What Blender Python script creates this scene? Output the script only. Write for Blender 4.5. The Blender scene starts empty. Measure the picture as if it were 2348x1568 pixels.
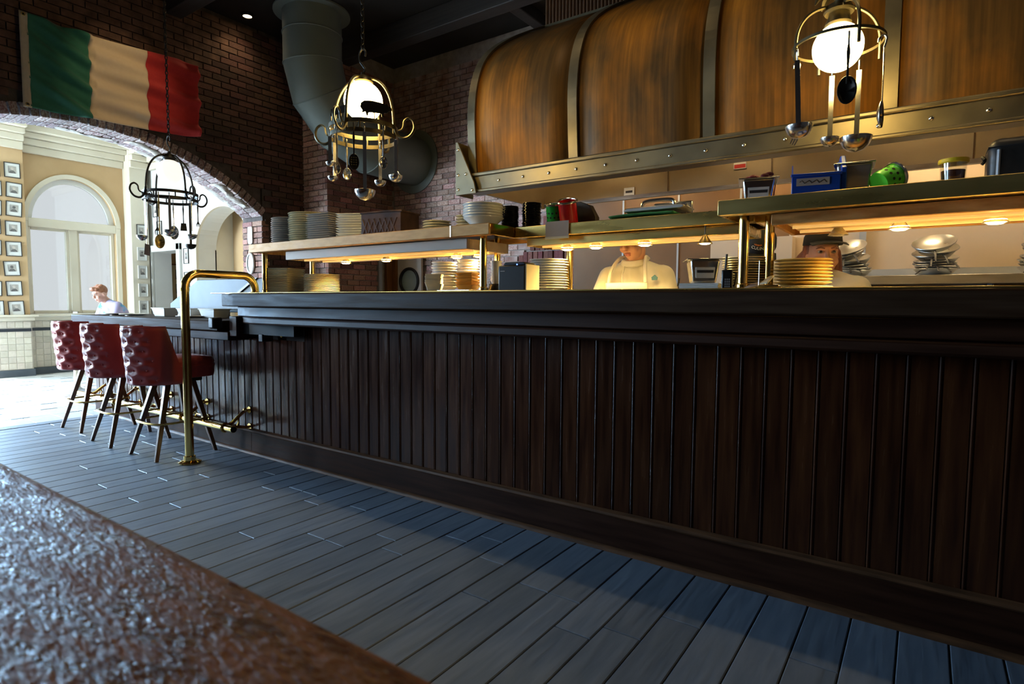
import bpy, math, random
from mathutils import Vector, Matrix
random.seed(7)
S = bpy.context.scene
COL = S.collection
PI = math.pi

# ---------------------------------------------------------------- camera
cam_data = bpy.data.cameras.new('camera')
cam = bpy.data.objects.new('camera', cam_data)
COL.objects.link(cam)
cam_data.sensor_fit = 'HORIZONTAL'
cam_data.sensor_width = 36.0
cam_data.lens = 36.0 * 1344.86 / 2348.0
cam_data.clip_start = 0.02
cam.matrix_world = Matrix(((0.817862, -0.043517, 0.573766, 0.0),
    (0.575384, 0.051590, -0.816255, 0.0),
    (0.005920, 0.997720, 0.067233, 1.2),
    (0, 0, 0, 1)))
cam_data.dof.use_dof = True
cam_data.dof.focus_distance = 4.2
cam_data.dof.aperture_fstop = 8.0
S.camera = cam

# ---------------------------------------------------------------- sky, sun, exposure
W = bpy.data.worlds.new('daylight')
S.world = W
W.use_nodes = True
_bg = W.node_tree.nodes['Background']
_bg.inputs[0].default_value = (0.62, 0.72, 0.85, 1)
_bg.inputs[1].default_value = 1.6
_sd = bpy.data.lights.new('sun', 'SUN')
_sd.energy = 6.0
_sd.angle = 0.05
_sd.color = (1.0, 0.95, 0.88)
sun = bpy.data.objects.new('sun', _sd)
COL.objects.link(sun)
sun.rotation_euler = Vector((-0.12, 0.72, -0.62)).to_track_quat('-Z', 'Y').to_euler()
# area lamp added to brighten the dining room from the left, behind the camera
_ad = bpy.data.lights.new('added_side_fill', 'AREA')
_ad.shape = 'RECTANGLE'; _ad.size = 2.6; _ad.size_y = 2.1
_ad.energy = 170.0
_ad.color = (0.52, 0.75, 1.0)
side_fill = bpy.data.objects.new('added_side_fill', _ad)
COL.objects.link(side_fill)
side_fill.location = (-7.6, -2.68, 2.4)
side_fill.rotation_euler = Vector((1.0, 0.15, -0.12)).to_track_quat('-Z', 'Y').to_euler()
_ae = bpy.data.lights.new('added_far_fill', 'AREA')  # area lamp added beyond the unseen windows to brighten the floor
_ae.shape = 'RECTANGLE'; _ae.size = 3.5; _ae.size_y = 2.7
_ae.energy = 1600.0
_ae.color = (0.40, 0.67, 1.0)
far_fill = bpy.data.objects.new('added_far_fill', _ae)
COL.objects.link(far_fill)
far_fill.location = (-12.3, 0.7, 2.1)
far_fill.rotation_euler = Vector((1.0, 0.08, -0.22)).to_track_quat('-Z', 'Y').to_euler()
_af = bpy.data.lights.new('front_window_daylight', 'AREA')
_af.shape = 'RECTANGLE'; _af.size = 2.0; _af.size_y = 2.0
_af.energy = 820.0
_af.color = (0.70, 0.86, 1.0)
front_day = bpy.data.objects.new('front_window_daylight', _af)
COL.objects.link(front_day)
front_day.location = (-10.5, -1.75, 1.75)
front_day.rotation_euler = Vector((0.62, 0.78, 0.0)).to_track_quat('-Z', 'Y').to_euler()
S.view_settings.view_transform = 'Standard'
S.view_settings.look = 'None'
S.view_settings.exposure = 0.25
S.view_settings.gamma = 1.0
S.view_settings.use_curve_mapping = False

# ---------------------------------------------------------------- materials
MATS = {}
def mat(name, col, rough=0.5, metal=0.0, col2=None, nscale=6.0, stretch=(1, 1, 1), bump=0.0, bscale=None,
        emit=0.0, rnd=0.0, coat=0.0, detail=6.0, lo=0.35, hi=0.65, trans=0.0, sheen=0.0, rr=0.0, hue=0.0, spec=None):
    m = bpy.data.materials.new(name)
    m.use_nodes = True
    nt = m.node_tree
    b = nt.nodes['Principled BSDF']
    b.inputs['Roughness'].default_value = rough
    b.inputs['Metallic'].default_value = metal
    if coat:
        b.inputs['Coat Weight'].default_value = coat
        b.inputs['Coat Roughness'].default_value = 0.12
    if spec is not None: b.inputs['Specular IOR Level'].default_value = spec
    if trans:
        b.inputs['Transmission Weight'].default_value = trans
    if sheen:
        b.inputs['Sheen Weight'].default_value = sheen
    c4 = (col[0], col[1], col[2], 1)
    tc = nt.nodes.new('ShaderNodeTexCoord')
    mp = nt.nodes.new('ShaderNodeMapping')
    mp.inputs['Scale'].default_value = stretch
    nt.links.new(tc.outputs['Object'], mp.inputs[0])
    nz = nt.nodes.new('ShaderNodeTexNoise')
    nz.inputs['Scale'].default_value = nscale
    nz.inputs['Detail'].default_value = detail
    src = mp.outputs[0]
    oi = None
    if rnd or col2 is not None:
        oi = nt.nodes.new('ShaderNodeObjectInfo')
        ad = nt.nodes.new('ShaderNodeVectorMath')
        ad.operation = 'ADD'
        sc = nt.nodes.new('ShaderNodeMath'); sc.operation = 'MULTIPLY'
        sc.inputs[1].default_value = 37.0 if rnd else 0.0
        nt.links.new(oi.outputs['Random'], sc.inputs[0])
        nt.links.new(mp.outputs[0], ad.inputs[0])
        nt.links.new(sc.outputs[0], ad.inputs[1])
        src = ad.outputs[0]
    nt.links.new(src, nz.inputs['Vector'])
    if col2 is not None:
        rp = nt.nodes.new('ShaderNodeValToRGB')
        rp.color_ramp.elements[0].position = lo
        rp.color_ramp.elements[1].position = hi
        rp.color_ramp.elements[0].color = c4
        rp.color_ramp.elements[1].color = (col2[0], col2[1], col2[2], 1)
        nt.links.new(nz.outputs['Fac'], rp.inputs[0])
        out = rp.outputs[0]
    else:
        rgb = nt.nodes.new('ShaderNodeRGB')
        rgb.outputs[0].default_value = c4
        out = rgb.outputs[0]
    if rnd:
        hs = nt.nodes.new('ShaderNodeHueSaturation')
        mr = nt.nodes.new('ShaderNodeMapRange')
        mr.inputs['To Min'].default_value = 1 - rnd
        mr.inputs['To Max'].default_value = 1 + rnd
        nt.links.new(oi.outputs['Random'], mr.inputs['Value'])
        nt.links.new(mr.outputs[0], hs.inputs['Value'])
        if hue:
            m2 = nt.nodes.new('ShaderNodeMapRange')
            m2.inputs['To Min'].default_value = 0.5 - hue
            m2.inputs['To Max'].default_value = 0.5 + hue
            fr = nt.nodes.new('ShaderNodeMath'); fr.operation = 'FRACT'
            f2 = nt.nodes.new('ShaderNodeMath'); f2.operation = 'MULTIPLY'; f2.inputs[1].default_value = 17.3
            nt.links.new(oi.outputs['Random'], f2.inputs[0]); nt.links.new(f2.outputs[0], fr.inputs[0])
            nt.links.new(fr.outputs[0], m2.inputs['Value'])
            nt.links.new(m2.outputs[0], hs.inputs['Hue'])
        nt.links.new(out, hs.inputs['Color'])
        out = hs.outputs[0]
    nt.links.new(out, b.inputs['Base Color'])
    if rr:
        mr2 = nt.nodes.new('ShaderNodeMapRange')
        mr2.inputs['From Min'].default_value = 0.3
        mr2.inputs['From Max'].default_value = 0.7
        mr2.inputs['To Min'].default_value = max(0.02, rough - rr)
        mr2.inputs['To Max'].default_value = rough + rr
        nt.links.new(nz.outputs['Fac'], mr2.inputs['Value'])
        nt.links.new(mr2.outputs[0], b.inputs['Roughness'])
    if bump:
        bp = nt.nodes.new('ShaderNodeBump')
        bp.inputs['Strength'].default_value = bump
        bp.inputs['Distance'].default_value = 0.01
        if bscale:
            n2 = nt.nodes.new('ShaderNodeTexNoise')
            n2.inputs['Scale'].default_value = bscale
            n2.inputs['Detail'].default_value = 4
            nt.links.new(src, n2.inputs['Vector'])
            nt.links.new(n2.outputs['Fac'], bp.inputs['Height'])
        else:
            nt.links.new(nz.outputs['Fac'], bp.inputs['Height'])
        nt.links.new(bp.outputs[0], b.inputs['Normal'])
    if emit:
        b.inputs['Emission Color'].default_value = c4
        b.inputs['Emission Strength'].default_value = emit
    MATS[name] = m
    return m

def glass_mat(name, tint=(1, 1, 1), refl=0.08):
    m = bpy.data.materials.new(name)
    m.use_nodes = True
    nt = m.node_tree
    nt.nodes.clear()
    o = nt.nodes.new('ShaderNodeOutputMaterial')
    t = nt.nodes.new('ShaderNodeBsdfTransparent'); t.inputs[0].default_value = (*tint, 1)
    g = nt.nodes.new('ShaderNodeBsdfGlossy'); g.inputs['Roughness'].default_value = 0.03
    x = nt.nodes.new('ShaderNodeMixShader'); x.inputs[0].default_value = refl
    nt.links.new(t.outputs[0], x.inputs[1]); nt.links.new(g.outputs[0], x.inputs[2])
    nt.links.new(x.outputs[0], o.inputs[0])
    MATS[name] = m
    return m

mat('brick', (0.20, 0.08, 0.06), 0.85, col2=(0.38, 0.21, 0.17), nscale=9, rnd=0.45, hue=0.02, bump=0.5, bscale=40)
mat('brick_vertical', (0.15, 0.05, 0.045), 0.85, col2=(0.24, 0.09, 0.075), nscale=9, rnd=0.3, hue=0.015, bump=0.5, bscale=40)
mat('brick_worn', (0.22, 0.12, 0.11), 0.85, col2=(0.42, 0.36, 0.34), nscale=5, rnd=0.35, hue=0.02, bump=0.5, bscale=40, lo=0.4, hi=0.6)
mat('mortar', (0.26, 0.23, 0.21), 0.95, col2=(0.36, 0.32, 0.30), nscale=12, bump=0.4, bscale=60)
mat('old_plaster', (0.55, 0.52, 0.46), 0.9, col2=(0.3, 0.24, 0.2), nscale=14, bump=0.8, bscale=30)
mat('ceiling_dark', (0.012, 0.010, 0.009), 0.8, col2=(0.02, 0.016, 0.014), nscale=3)
mat('beam_dark', (0.022, 0.018, 0.016), 0.6, col2=(0.035, 0.03, 0.026), nscale=4, stretch=(0.5, 8, 8))
mat('dark_wall', (0.03, 0.018, 0.014), 0.7, col2=(0.05, 0.03, 0.022), nscale=3)
mat('plank', (0.15, 0.185, 0.235), 0.42, col2=(0.20, 0.235, 0.285), nscale=5, stretch=(7, 0.9, 1), rnd=0.16, bump=0.22, rr=0.07)
mat('grout', (0.012, 0.011, 0.011), 0.9, col2=(0.018, 0.016, 0.015), nscale=20)
mat('floor_tile', (0.46, 0.455, 0.43), 0.42, col2=(0.52, 0.515, 0.49), nscale=4, rnd=0.08, bump=0.05)
mat('floor_insert', (0.05, 0.06, 0.07), 0.4, col2=(0.09, 0.1, 0.11), nscale=8)
mat('dark_wood', (0.030, 0.009, 0.004), 0.24, col2=(0.075, 0.024, 0.008), nscale=3.5, stretch=(9, 9, 0.7), rnd=0.25, bump=0.08, rr=0.05, spec=0.25)
mat('dark_wood_rail', (0.026, 0.009, 0.004), 0.52, col2=(0.052, 0.019, 0.009), nscale=3.5, stretch=(0.8, 10, 10), bump=0.12, rr=0.06, spec=0.12)
mat('slab_wood', (0.032, 0.014, 0.006), 0.6, col2=(0.055, 0.028, 0.014), nscale=4, stretch=(0.8, 11, 11), bump=0.2, rr=0.08, spec=0.06)
mat('shoe_wood', (0.07, 0.032, 0.015), 0.45, col2=(0.16, 0.07, 0.03), nscale=6, stretch=(1, 8, 8), bump=0.15, spec=0.2)
mat('black_void', (0.004, 0.004, 0.004), 0.7)
mat('ledge_wood', (0.10, 0.024, 0.007), 0.34, col2=(0.26, 0.08, 0.026), nscale=14, stretch=(1.6, 6, 6), bump=0.6, bscale=55, rr=0.22, spec=0.24)
mat('cream_wall', (0.46, 0.305, 0.15), 0.8, col2=(0.51, 0.345, 0.18), nscale=2)
mat('cream_trim', (0.58, 0.52, 0.40), 0.5, col2=(0.62, 0.56, 0.44), nscale=3)
mat('white_trim', (0.58, 0.57, 0.53), 0.5, col2=(0.62, 0.61, 0.57), nscale=3)
mat('ceiling_cream', (0.52, 0.48, 0.36), 0.8, col2=(0.56, 0.52, 0.40), nscale=2)
mat('wall_tile', (0.52, 0.46, 0.36), 0.3, col2=(0.58, 0.52, 0.42), nscale=3, rnd=0.12, hue=0.012)
mat('tile_black', (0.02, 0.024, 0.03), 0.3, col2=(0.03, 0.034, 0.04), nscale=4)
mat('base_slate', (0.05, 0.065, 0.08), 0.45, col2=(0.07, 0.085, 0.1), nscale=5)
mat('mortar_light', (0.62, 0.57, 0.48), 0.9, col2=(0.66, 0.61, 0.52), nscale=8)
glass_mat('window_glass', (0.76, 0.73, 0.685), 0.05)
glass_mat('clear_pane', (0.97, 0.98, 0.98), 0.05)
glass_mat('clear_glass', (0.96, 0.97, 0.96), 0.12)
mat('frame_black', (0.02, 0.018, 0.016), 0.4, col2=(0.03, 0.026, 0.022), nscale=8)
mat('mat_board', (0.62, 0.62, 0.58), 0.7)
mat('photo_grey', (0.42, 0.39, 0.34), 0.6, col2=(0.25, 0.24, 0.22), nscale=9)
mat('photo_dark', (0.06, 0.055, 0.05), 0.6, col2=(0.14, 0.13, 0.12), nscale=14)
mat('photo_skin', (0.5, 0.44, 0.38), 0.6, col2=(0.4, 0.35, 0.3), nscale=14)
mat('flag_green', (0.022, 0.16, 0.10), 0.8, col2=(0.026, 0.18, 0.115), nscale=30, sheen=0.2)
mat('flag_white', (0.78, 0.62, 0.42), 0.8, col2=(0.8, 0.65, 0.45), nscale=30, sheen=0.2)
mat('flag_red', (0.5, 0.022, 0.022), 0.8, col2=(0.54, 0.028, 0.026), nscale=30, sheen=0.2)
mat('flag_header', (0.52, 0.45, 0.34), 0.8, col2=(0.56, 0.49, 0.37), nscale=30)
mat('iron', (0.025, 0.022, 0.018), 0.42, 0.7, col2=(0.05, 0.042, 0.033), nscale=12)
mat('iron_brass', (0.10, 0.085, 0.05), 0.38, 0.85, col2=(0.16, 0.13, 0.07), nscale=12)
mat('globe_glow', (1.0, 0.70, 0.24), 0.4, emit=42.0)
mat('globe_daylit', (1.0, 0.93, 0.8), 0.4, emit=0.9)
mat('bulb_glow', (1.0, 0.70, 0.24), 0.4, emit=60.0)
mat('bulb_off', (0.5, 0.42, 0.3), 0.2, 0.8)
mat('downlight_glow', (1.0, 0.78, 0.45), 0.4, emit=14.0)
mat('steel', (0.62, 0.60, 0.56), 0.22, 1.0, col2=(0.70, 0.68, 0.63), nscale=6)
mat('steel_soft', (0.46, 0.43, 0.38), 0.38, 1.0, col2=(0.56, 0.52, 0.46), nscale=5, stretch=(1, 1, 6), rr=0.08)
mat('steel_panel', (0.33, 0.255, 0.15), 0.4, 0.5, col2=(0.41, 0.325, 0.20), nscale=2.2, stretch=(1, 1, 2), rr=0.08)
mat('steel_grey', (0.40, 0.43, 0.46), 0.4, 0.5, col2=(0.46, 0.49, 0.52), nscale=4)
mat('brass', (0.80, 0.54, 0.16), 0.16, 1.0, col2=(0.86, 0.62, 0.22), nscale=7, rr=0.05)
mat('brass_old', (0.52, 0.36, 0.10), 0.30, 0.9, col2=(0.64, 0.46, 0.16), nscale=3, stretch=(0.7, 4, 4), rr=0.1)  # on the pass shelf edges, warm lamplight is put into this gold
mat('brass_brown', (0.32, 0.15, 0.04), 0.5, 0.3, col2=(0.50, 0.27, 0.09), nscale=9, stretch=(1, 4, 4), rr=0.1, spec=0.2)
def hood_material():
    m = mat('hood_copper', (0.11, 0.058, 0.014), 0.58, 0.3, col2=(0.37, 0.145, 0.010), nscale=1.6, stretch=(1.6, 1.0, 0.9), detail=9, rr=0.1, lo=0.42, hi=0.66, bump=0.05, bscale=30, spec=0.25)
    nt = m.node_tree; b = nt.nodes['Principled BSDF']
    old = b.inputs['Base Color'].links[0].from_socket
    tc = nt.nodes.new('ShaderNodeTexCoord'); mp = nt.nodes.new('ShaderNodeMapping'); mp.inputs['Scale'].default_value = (26, 2.0, 1.1)
    nz = nt.nodes.new('ShaderNodeTexNoise'); nz.inputs['Scale'].default_value = 2.0; nz.inputs['Detail'].default_value = 7
    rp = nt.nodes.new('ShaderNodeValToRGB'); rp.color_ramp.elements[0].position = 0.35; rp.color_ramp.elements[1].position = 0.68
    rp.color_ramp.elements[0].color = (0.45, 0.42, 0.38, 1); rp.color_ramp.elements[1].color = (1.25, 1.15, 1.0, 1)
    mx = nt.nodes.new('ShaderNodeMix'); mx.data_type = 'RGBA'; mx.blend_type = 'MULTIPLY'; mx.inputs[0].default_value = 0.6
    nt.links.new(tc.outputs['Object'], mp.inputs[0]); nt.links.new(mp.outputs[0], nz.inputs['Vector']); nt.links.new(nz.outputs['Fac'], rp.inputs[0])
    nt.links.new(old, mx.inputs[6]); nt.links.new(rp.outputs[0], mx.inputs[7]); nt.links.new(mx.outputs[2], b.inputs['Base Color'])
hood_material()
mat('hood_band', (0.16, 0.135, 0.085), 0.42, 0.85, col2=(0.24, 0.2, 0.12), nscale=4, rr=0.08)
mat('hood_flute', (0.10, 0.055, 0.03), 0.5, 0.6, col2=(0.2, 0.1, 0.05), nscale=5)
mat('duct_green', (0.17, 0.205, 0.19), 0.6, 0.15, col2=(0.20, 0.235, 0.22), nscale=2)
mat('plate_cream', (0.62, 0.55, 0.36), 0.22, col2=(0.66, 0.59, 0.4), nscale=5, rnd=0.05, coat=0.4)
mat('plate_white', (0.78, 0.77, 0.72), 0.2, col2=(0.82, 0.81, 0.76), nscale=5, rnd=0.04, coat=0.4)
mat('plate_grey', (0.33, 0.29, 0.25), 0.3, col2=(0.4, 0.36, 0.31), nscale=5, rnd=0.06, coat=0.3)
mat('plate_black', (0.010, 0.010, 0.011), 0.2, coat=0.3)
mat('plate_orange', (0.55, 0.24, 0.03), 0.3, col2=(0.66, 0.34, 0.06), nscale=5, rnd=0.08, coat=0.4)
mat('plate_gold', (0.62, 0.40, 0.09), 0.3, col2=(0.70, 0.52, 0.17), nscale=4, rnd=0.1, coat=0.4)
mat('leather_brown', (0.035, 0.016, 0.010), 0.55, col2=(0.07, 0.035, 0.022), nscale=12, bump=0.3, spec=0.25)
mat('plastic_green', (0.01, 0.35, 0.03), 0.35, col2=(0.012, 0.38, 0.035), nscale=5)
mat('plastic_lime', (0.10, 0.62, 0.03), 0.35, col2=(0.11, 0.65, 0.035), nscale=5)
mat('plastic_red', (0.50, 0.008, 0.012), 0.3, col2=(0.54, 0.01, 0.014), nscale=5)
mat('plastic_blue', (0.008, 0.05, 0.33), 0.32, col2=(0.01, 0.056, 0.36), nscale=5)
mat('plastic_yellow', (0.72, 0.50, 0.02), 0.35, col2=(0.75, 0.53, 0.03), nscale=5)
mat('plastic_black', (0.010, 0.010, 0.010), 0.35)
mat('hole_dark', (0.004, 0.012, 0.004), 0.7)
mat('paper_grey', (0.36, 0.31, 0.28), 0.8, col2=(0.4, 0.35, 0.31), nscale=6)
mat('paper_white', (0.72, 0.70, 0.64), 0.8, col2=(0.76, 0.74, 0.68), nscale=6)
mat('paper_cream', (0.62, 0.55, 0.38), 0.8, col2=(0.66, 0.6, 0.43), nscale=9)
mat('ink', (0.03, 0.025, 0.025), 0.7)
mat('label_red', (0.5, 0.03, 0.02), 0.7)
mat('label_orange', (0.62, 0.16, 0.05), 0.6)
mat('sauce', (0.09, 0.025, 0.008), 0.25)
mat('chili', (0.10, 0.01, 0.012), 0.4, col2=(0.2, 0.03, 0.03), nscale=30)
mat('pan_metal', (0.36, 0.37, 0.36), 0.34, 1.0, col2=(0.46, 0.47, 0.46), nscale=6, rr=0.1)
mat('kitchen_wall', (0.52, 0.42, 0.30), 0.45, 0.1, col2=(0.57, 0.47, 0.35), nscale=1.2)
mat('kitchen_orange_lit', (0.12, 0.06, 0.02), 0.5, 0.2, col2=(0.18, 0.095, 0.035), nscale=1.5)  # orange light on the steel wall put into its colour
mat('door_brown', (0.16, 0.06, 0.015), 0.45, col2=(0.22, 0.085, 0.022), nscale=4, stretch=(9, 9, 0.6))
mat('door_white', (0.62, 0.57, 0.50), 0.5, col2=(0.66, 0.61, 0.54), nscale=2)
mat('door_glass', (0.35, 0.5, 0.52), 0.08, col2=(0.5, 0.62, 0.63), nscale=3, coat=0.6)
mat('rubber', (0.012, 0.012, 0.013), 0.5)
mat('vinyl_red', (0.36, 0.045, 0.04), 0.36, col2=(0.42, 0.055, 0.05), nscale=5, bump=0.06, bscale=120, coat=0.25)
mat('stool_wood', (0.09, 0.035, 0.013), 0.4, col2=(0.16, 0.07, 0.026), nscale=5, stretch=(7, 7, 0.8), coat=0.3)
mat('skin', (0.56, 0.27, 0.17), 0.5, col2=(0.62, 0.32, 0.21), nscale=9)
mat('skin_pale', (0.50, 0.27, 0.19), 0.5, col2=(0.54, 0.30, 0.22), nscale=9)
mat('lips', (0.42, 0.13, 0.10), 0.45)
mat('eye_white', (0.40, 0.36, 0.33), 0.3)
mat('eye_dark', (0.03, 0.018, 0.01), 0.2)
mat('hair_auburn', (0.12, 0.028, 0.012), 0.5, col2=(0.2, 0.055, 0.022), nscale=30, stretch=(3, 3, 0.6), bump=0.5)
mat('hair_ginger', (0.20, 0.07, 0.03), 0.5, col2=(0.3, 0.12, 0.055), nscale=30, stretch=(3, 3, 0.8), bump=0.5)
mat('hair_brown', (0.05, 0.028, 0.016), 0.5, col2=(0.08, 0.045, 0.025), nscale=30, stretch=(3, 3, 0.6), bump=0.4)
mat('cap_black', (0.010, 0.010, 0.010), 0.75, col2=(0.016, 0.015, 0.015), nscale=40)
mat('jacket_white', (0.70, 0.66, 0.56), 0.75, col2=(0.75, 0.71, 0.61), nscale=5, bump=0.25, bscale=9)
mat('apron_white', (0.66, 0.63, 0.55), 0.8, col2=(0.71, 0.68, 0.6), nscale=8, bump=0.2, bscale=12)
mat('trouser_dark', (0.02, 0.02, 0.024), 0.8)
mat('logo_blue', (0.08, 0.2, 0.26), 0.7)
mat('logo_orange', (0.7, 0.2, 0.03), 0.7)
mat('logo_white', (0.75, 0.74, 0.7), 0.7)
mat('shirt_plaid', (0.34, 0.30, 0.44), 0.8, col2=(0.06, 0.30, 0.50), nscale=7, lo=0.5, hi=0.6)
mat('case_black', (0.014, 0.012, 0.010), 0.42, col2=(0.022, 0.018, 0.015), nscale=30, bump=0.2)
mat('led_blue', (0.1, 0.2, 1.0), 0.4, emit=4.0)
mat('hood_fill_glow', (1.0, 0.72, 0.38), 0.4, emit=72.0)  # glow of the fill lamps added inside the hood
mat('strip_grey', (0.36, 0.29, 0.235), 0.55, 0.2, col2=(0.42, 0.345, 0.285), nscale=3, stretch=(0.6, 3, 3), spec=0.2)
mat('rod_added_glow', (1.0, 0.66, 0.22), 0.5, emit=0.38)  # emission added so the unlit rods brighten their reflectors
mat('reflector_gold', (0.80, 0.62, 0.30), 0.5, 0.15)
mat('brick_shaded', (0.055, 0.026, 0.02), 0.85, col2=(0.13, 0.062, 0.046), nscale=9, rnd=0.45, hue=0.02, bump=0.5, bscale=40)  # shaded copy of brick: shade on the arch wall put into colour
mat('mortar_shaded', (0.06, 0.048, 0.04), 0.95, col2=(0.10, 0.08, 0.07), nscale=12, bump=0.4, bscale=60)  # mortar copy darkened with the same painted shade
mat('brick_pale_lit', (0.34, 0.17, 0.14), 0.85, col2=(0.60, 0.46, 0.42), nscale=7, rnd=0.35, hue=0.02, bump=0.5, bscale=40)  # paler brick, daylight on back wall and pier front put into colour
mat('display_steel', (0.06, 0.068, 0.076), 0.5, 0.0, col2=(0.075, 0.083, 0.092), nscale=4, spec=0.2)
mat('cloth_green', (0.012, 0.12, 0.03), 0.8, col2=(0.018, 0.16, 0.045), nscale=12)

# ---------------------------------------------------------------- mesh helpers
class MB:
    def __init__(s): s.v = []; s.f = []
    def add(s, vs, fs):
        o = len(s.v); s.v += [tuple(p) for p in vs]; s.f += [tuple(i + o for i in f) for f in fs]; return s
    def box(s, x0, x1, y0, y1, z0, z1):
        return s.add([(x0, y0, z0), (x1, y0, z0), (x1, y1, z0), (x0, y1, z0), (x0, y0, z1), (x1, y0, z1), (x1, y1, z1), (x0, y1, z1)],
                     [(0, 3, 2, 1), (4, 5, 6, 7), (0, 1, 5, 4), (1, 2, 6, 5), (2, 3, 7, 6), (3, 0, 4, 7)])
    def hexa(s, p):   # eight corners, bottom loop then top loop
        return s.add(p, [(0, 3, 2, 1), (4, 5, 6, 7), (0, 1, 5, 4), (1, 2, 6, 5), (2, 3, 7, 6), (3, 0, 4, 7)])
    def cyl(s, p0, p1, r0, r1=None, n=16, caps=True):
        r1 = r0 if r1 is None else r1
        p0 = Vector(p0); p1 = Vector(p1); d = (p1 - p0).normalized()
        a = d.orthogonal().normalized(); b = d.cross(a)
        vs = []
        for p, r in ((p0, r0), (p1, r1)):
            for i in range(n):
                t = 2 * PI * i / n
                vs.append(p + (a * math.cos(t) + b * math.sin(t)) * r)
        fs = [(i, (i + 1) % n, n + (i + 1) % n, n + i) for i in range(n)]
        if caps: fs += [tuple(range(n))[::-1], tuple(range(n, 2 * n))]
        return s.add(vs, fs)
    def tube(s, pts, r, n=8, closed=False, flat=None):
        P = [Vector(p) for p in pts]; m = len(P)
        rs = r if isinstance(r, (list, tuple)) else [r] * m
        vs = []; fs = []
        prev = None
        for i, p in enumerate(P):
            if closed: d = P[(i + 1) % m] - P[i - 1]
            else: d = P[min(i + 1, m - 1)] - P[max(i - 1, 0)]
            d.normalize()
            if prev is None: a = d.orthogonal().normalized()
            else:
                a = prev - d * prev.dot(d)
                a = a.normalized() if a.length > 1e-6 else d.orthogonal().normalized()
            prev = a; b = d.cross(a)
            for k in range(n):
                t = 2 * PI * k / n
                q = (a * math.cos(t) + b * math.sin(t)) * rs[i]
                if flat: q = Vector((q.x * flat[0], q.y * flat[1], q.z * flat[2]))
                vs.append(p + q)
        for i in range(m if closed else m - 1):
            j = (i + 1) % m
            for k in range(n):
                fs.append((i * n + k, i * n + (k + 1) % n, j * n + (k + 1) % n, j * n + k))
        if not closed: fs += [tuple(range(n))[::-1], tuple(range((m - 1) * n, m * n))]
        return s.add(vs, fs)
    def lathe(s, prof, n=24, c=(0, 0, 0), a0=0.0, M=None, caps=True):
        vs = []; fs = []
        m = len(prof)
        for r, z in prof:
            for i in range(n):
                t = a0 + 2 * PI * i / n
                vs.append(Vector((r * math.cos(t), r * math.sin(t), z)))
        for j in range(m - 1):
            for i in range(n):
                k = (i + 1) % n
                fs.append((j * n + i, j * n + k, (j + 1) * n + k, (j + 1) * n + i))
        if abs(prof[0][0] - prof[-1][0]) < 1e-6:      # closed ring profile
            for i in range(n):
                k = (i + 1) % n
                fs.append(((m - 1) * n + i, (m - 1) * n + k, k, i))
        else:
            if prof[0][0] > 1e-6 and caps: fs.append(tuple(range(n))[::-1])
            if prof[-1][0] > 1e-6 and caps: fs.append(tuple(range((m - 1) * n, m * n)))
        if M is not None: vs = [M @ v for v in vs]
        return s.add([v + Vector(c) for v in vs], fs)
    def ell(s, c, r, nu=16, nv=10, M=None):
        if not isinstance(r, (tuple, list)): r = (r, r, r)
        vs = [Vector((0, 0, -r[2]))]; fs = []
        for j in range(1, nv):
            p = -PI / 2 + PI * j / nv
            for i in range(nu):
                t = 2 * PI * i / nu
                vs.append(Vector((r[0] * math.cos(p) * math.cos(t), r[1] * math.cos(p) * math.sin(t), r[2] * math.sin(p))))
        vs.append(Vector((0, 0, r[2])))
        for i in range(nu): fs.append((0, 1 + (i + 1) % nu, 1 + i))
        for j in range(nv - 2):
            for i in range(nu):
                a = 1 + j * nu + i; b = 1 + j * nu + (i + 1) % nu
                fs.append((a, b, b + nu, a + nu))
        l = len(vs) - 1; o = 1 + (nv - 2) * nu
        for i in range(nu): fs.append((o + i, o + (i + 1) % nu, l))
        if M is not None: vs = [M @ v for v in vs]
        return s.add([v + Vector(c) for v in vs], fs)
    def cap(s, p0, r0, p1, r1, n=12):   # tapered capsule
        p0 = Vector(p0); p1 = Vector(p1)
        d = (p1 - p0); L = d.length; d.normalize()
        q = Vector((0, 0, 1)).rotation_difference(d).to_matrix()
        prof = []
        for k in range(5): t = -PI / 2 + PI / 2 * k / 4; prof.append((max(1e-5, r0 * math.cos(t)), r0 * math.sin(t)))
        for k in range(5): t = PI / 2 * k / 4; prof.append((max(1e-5, r1 * math.cos(t)), L + r1 * math.sin(t)))
        return s.lathe(prof, n, p0, M=q)
    def prism(s, poly, f0, f1):   # poly list of 2d; f0/f1 map 2d to 3d
        n = len(poly)
        return s.add([f0(*p) for p in poly] + [f1(*p) for p in poly],
                     [tuple(range(n))[::-1], tuple(range(n, 2 * n))] + [(i, (i + 1) % n, n + (i + 1) % n, n + i) for i in range(n)])
    def grid(s, fn, nu, nv):
        vs = [fn(i / nu, j / nv) for j in range(nv + 1) for i in range(nu + 1)]
        fs = [(j * (nu + 1) + i, j * (nu + 1) + i + 1, (j + 1) * (nu + 1) + i + 1, (j + 1) * (nu + 1) + i) for j in range(nv) for i in range(nu)]
        return s.add(vs, fs)
    def mesh(s, name, m=None, smooth=35):
        me = bpy.data.meshes.new(name)
        me.from_pydata(s.v, [], s.f)
        if m: me.materials.append(MATS[m])
        if smooth is not None:
            for p in me.polygons: p.use_smooth = True
            me.set_sharp_from_angle(angle=math.radians(smooth))
        me.update()
        return me
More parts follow.
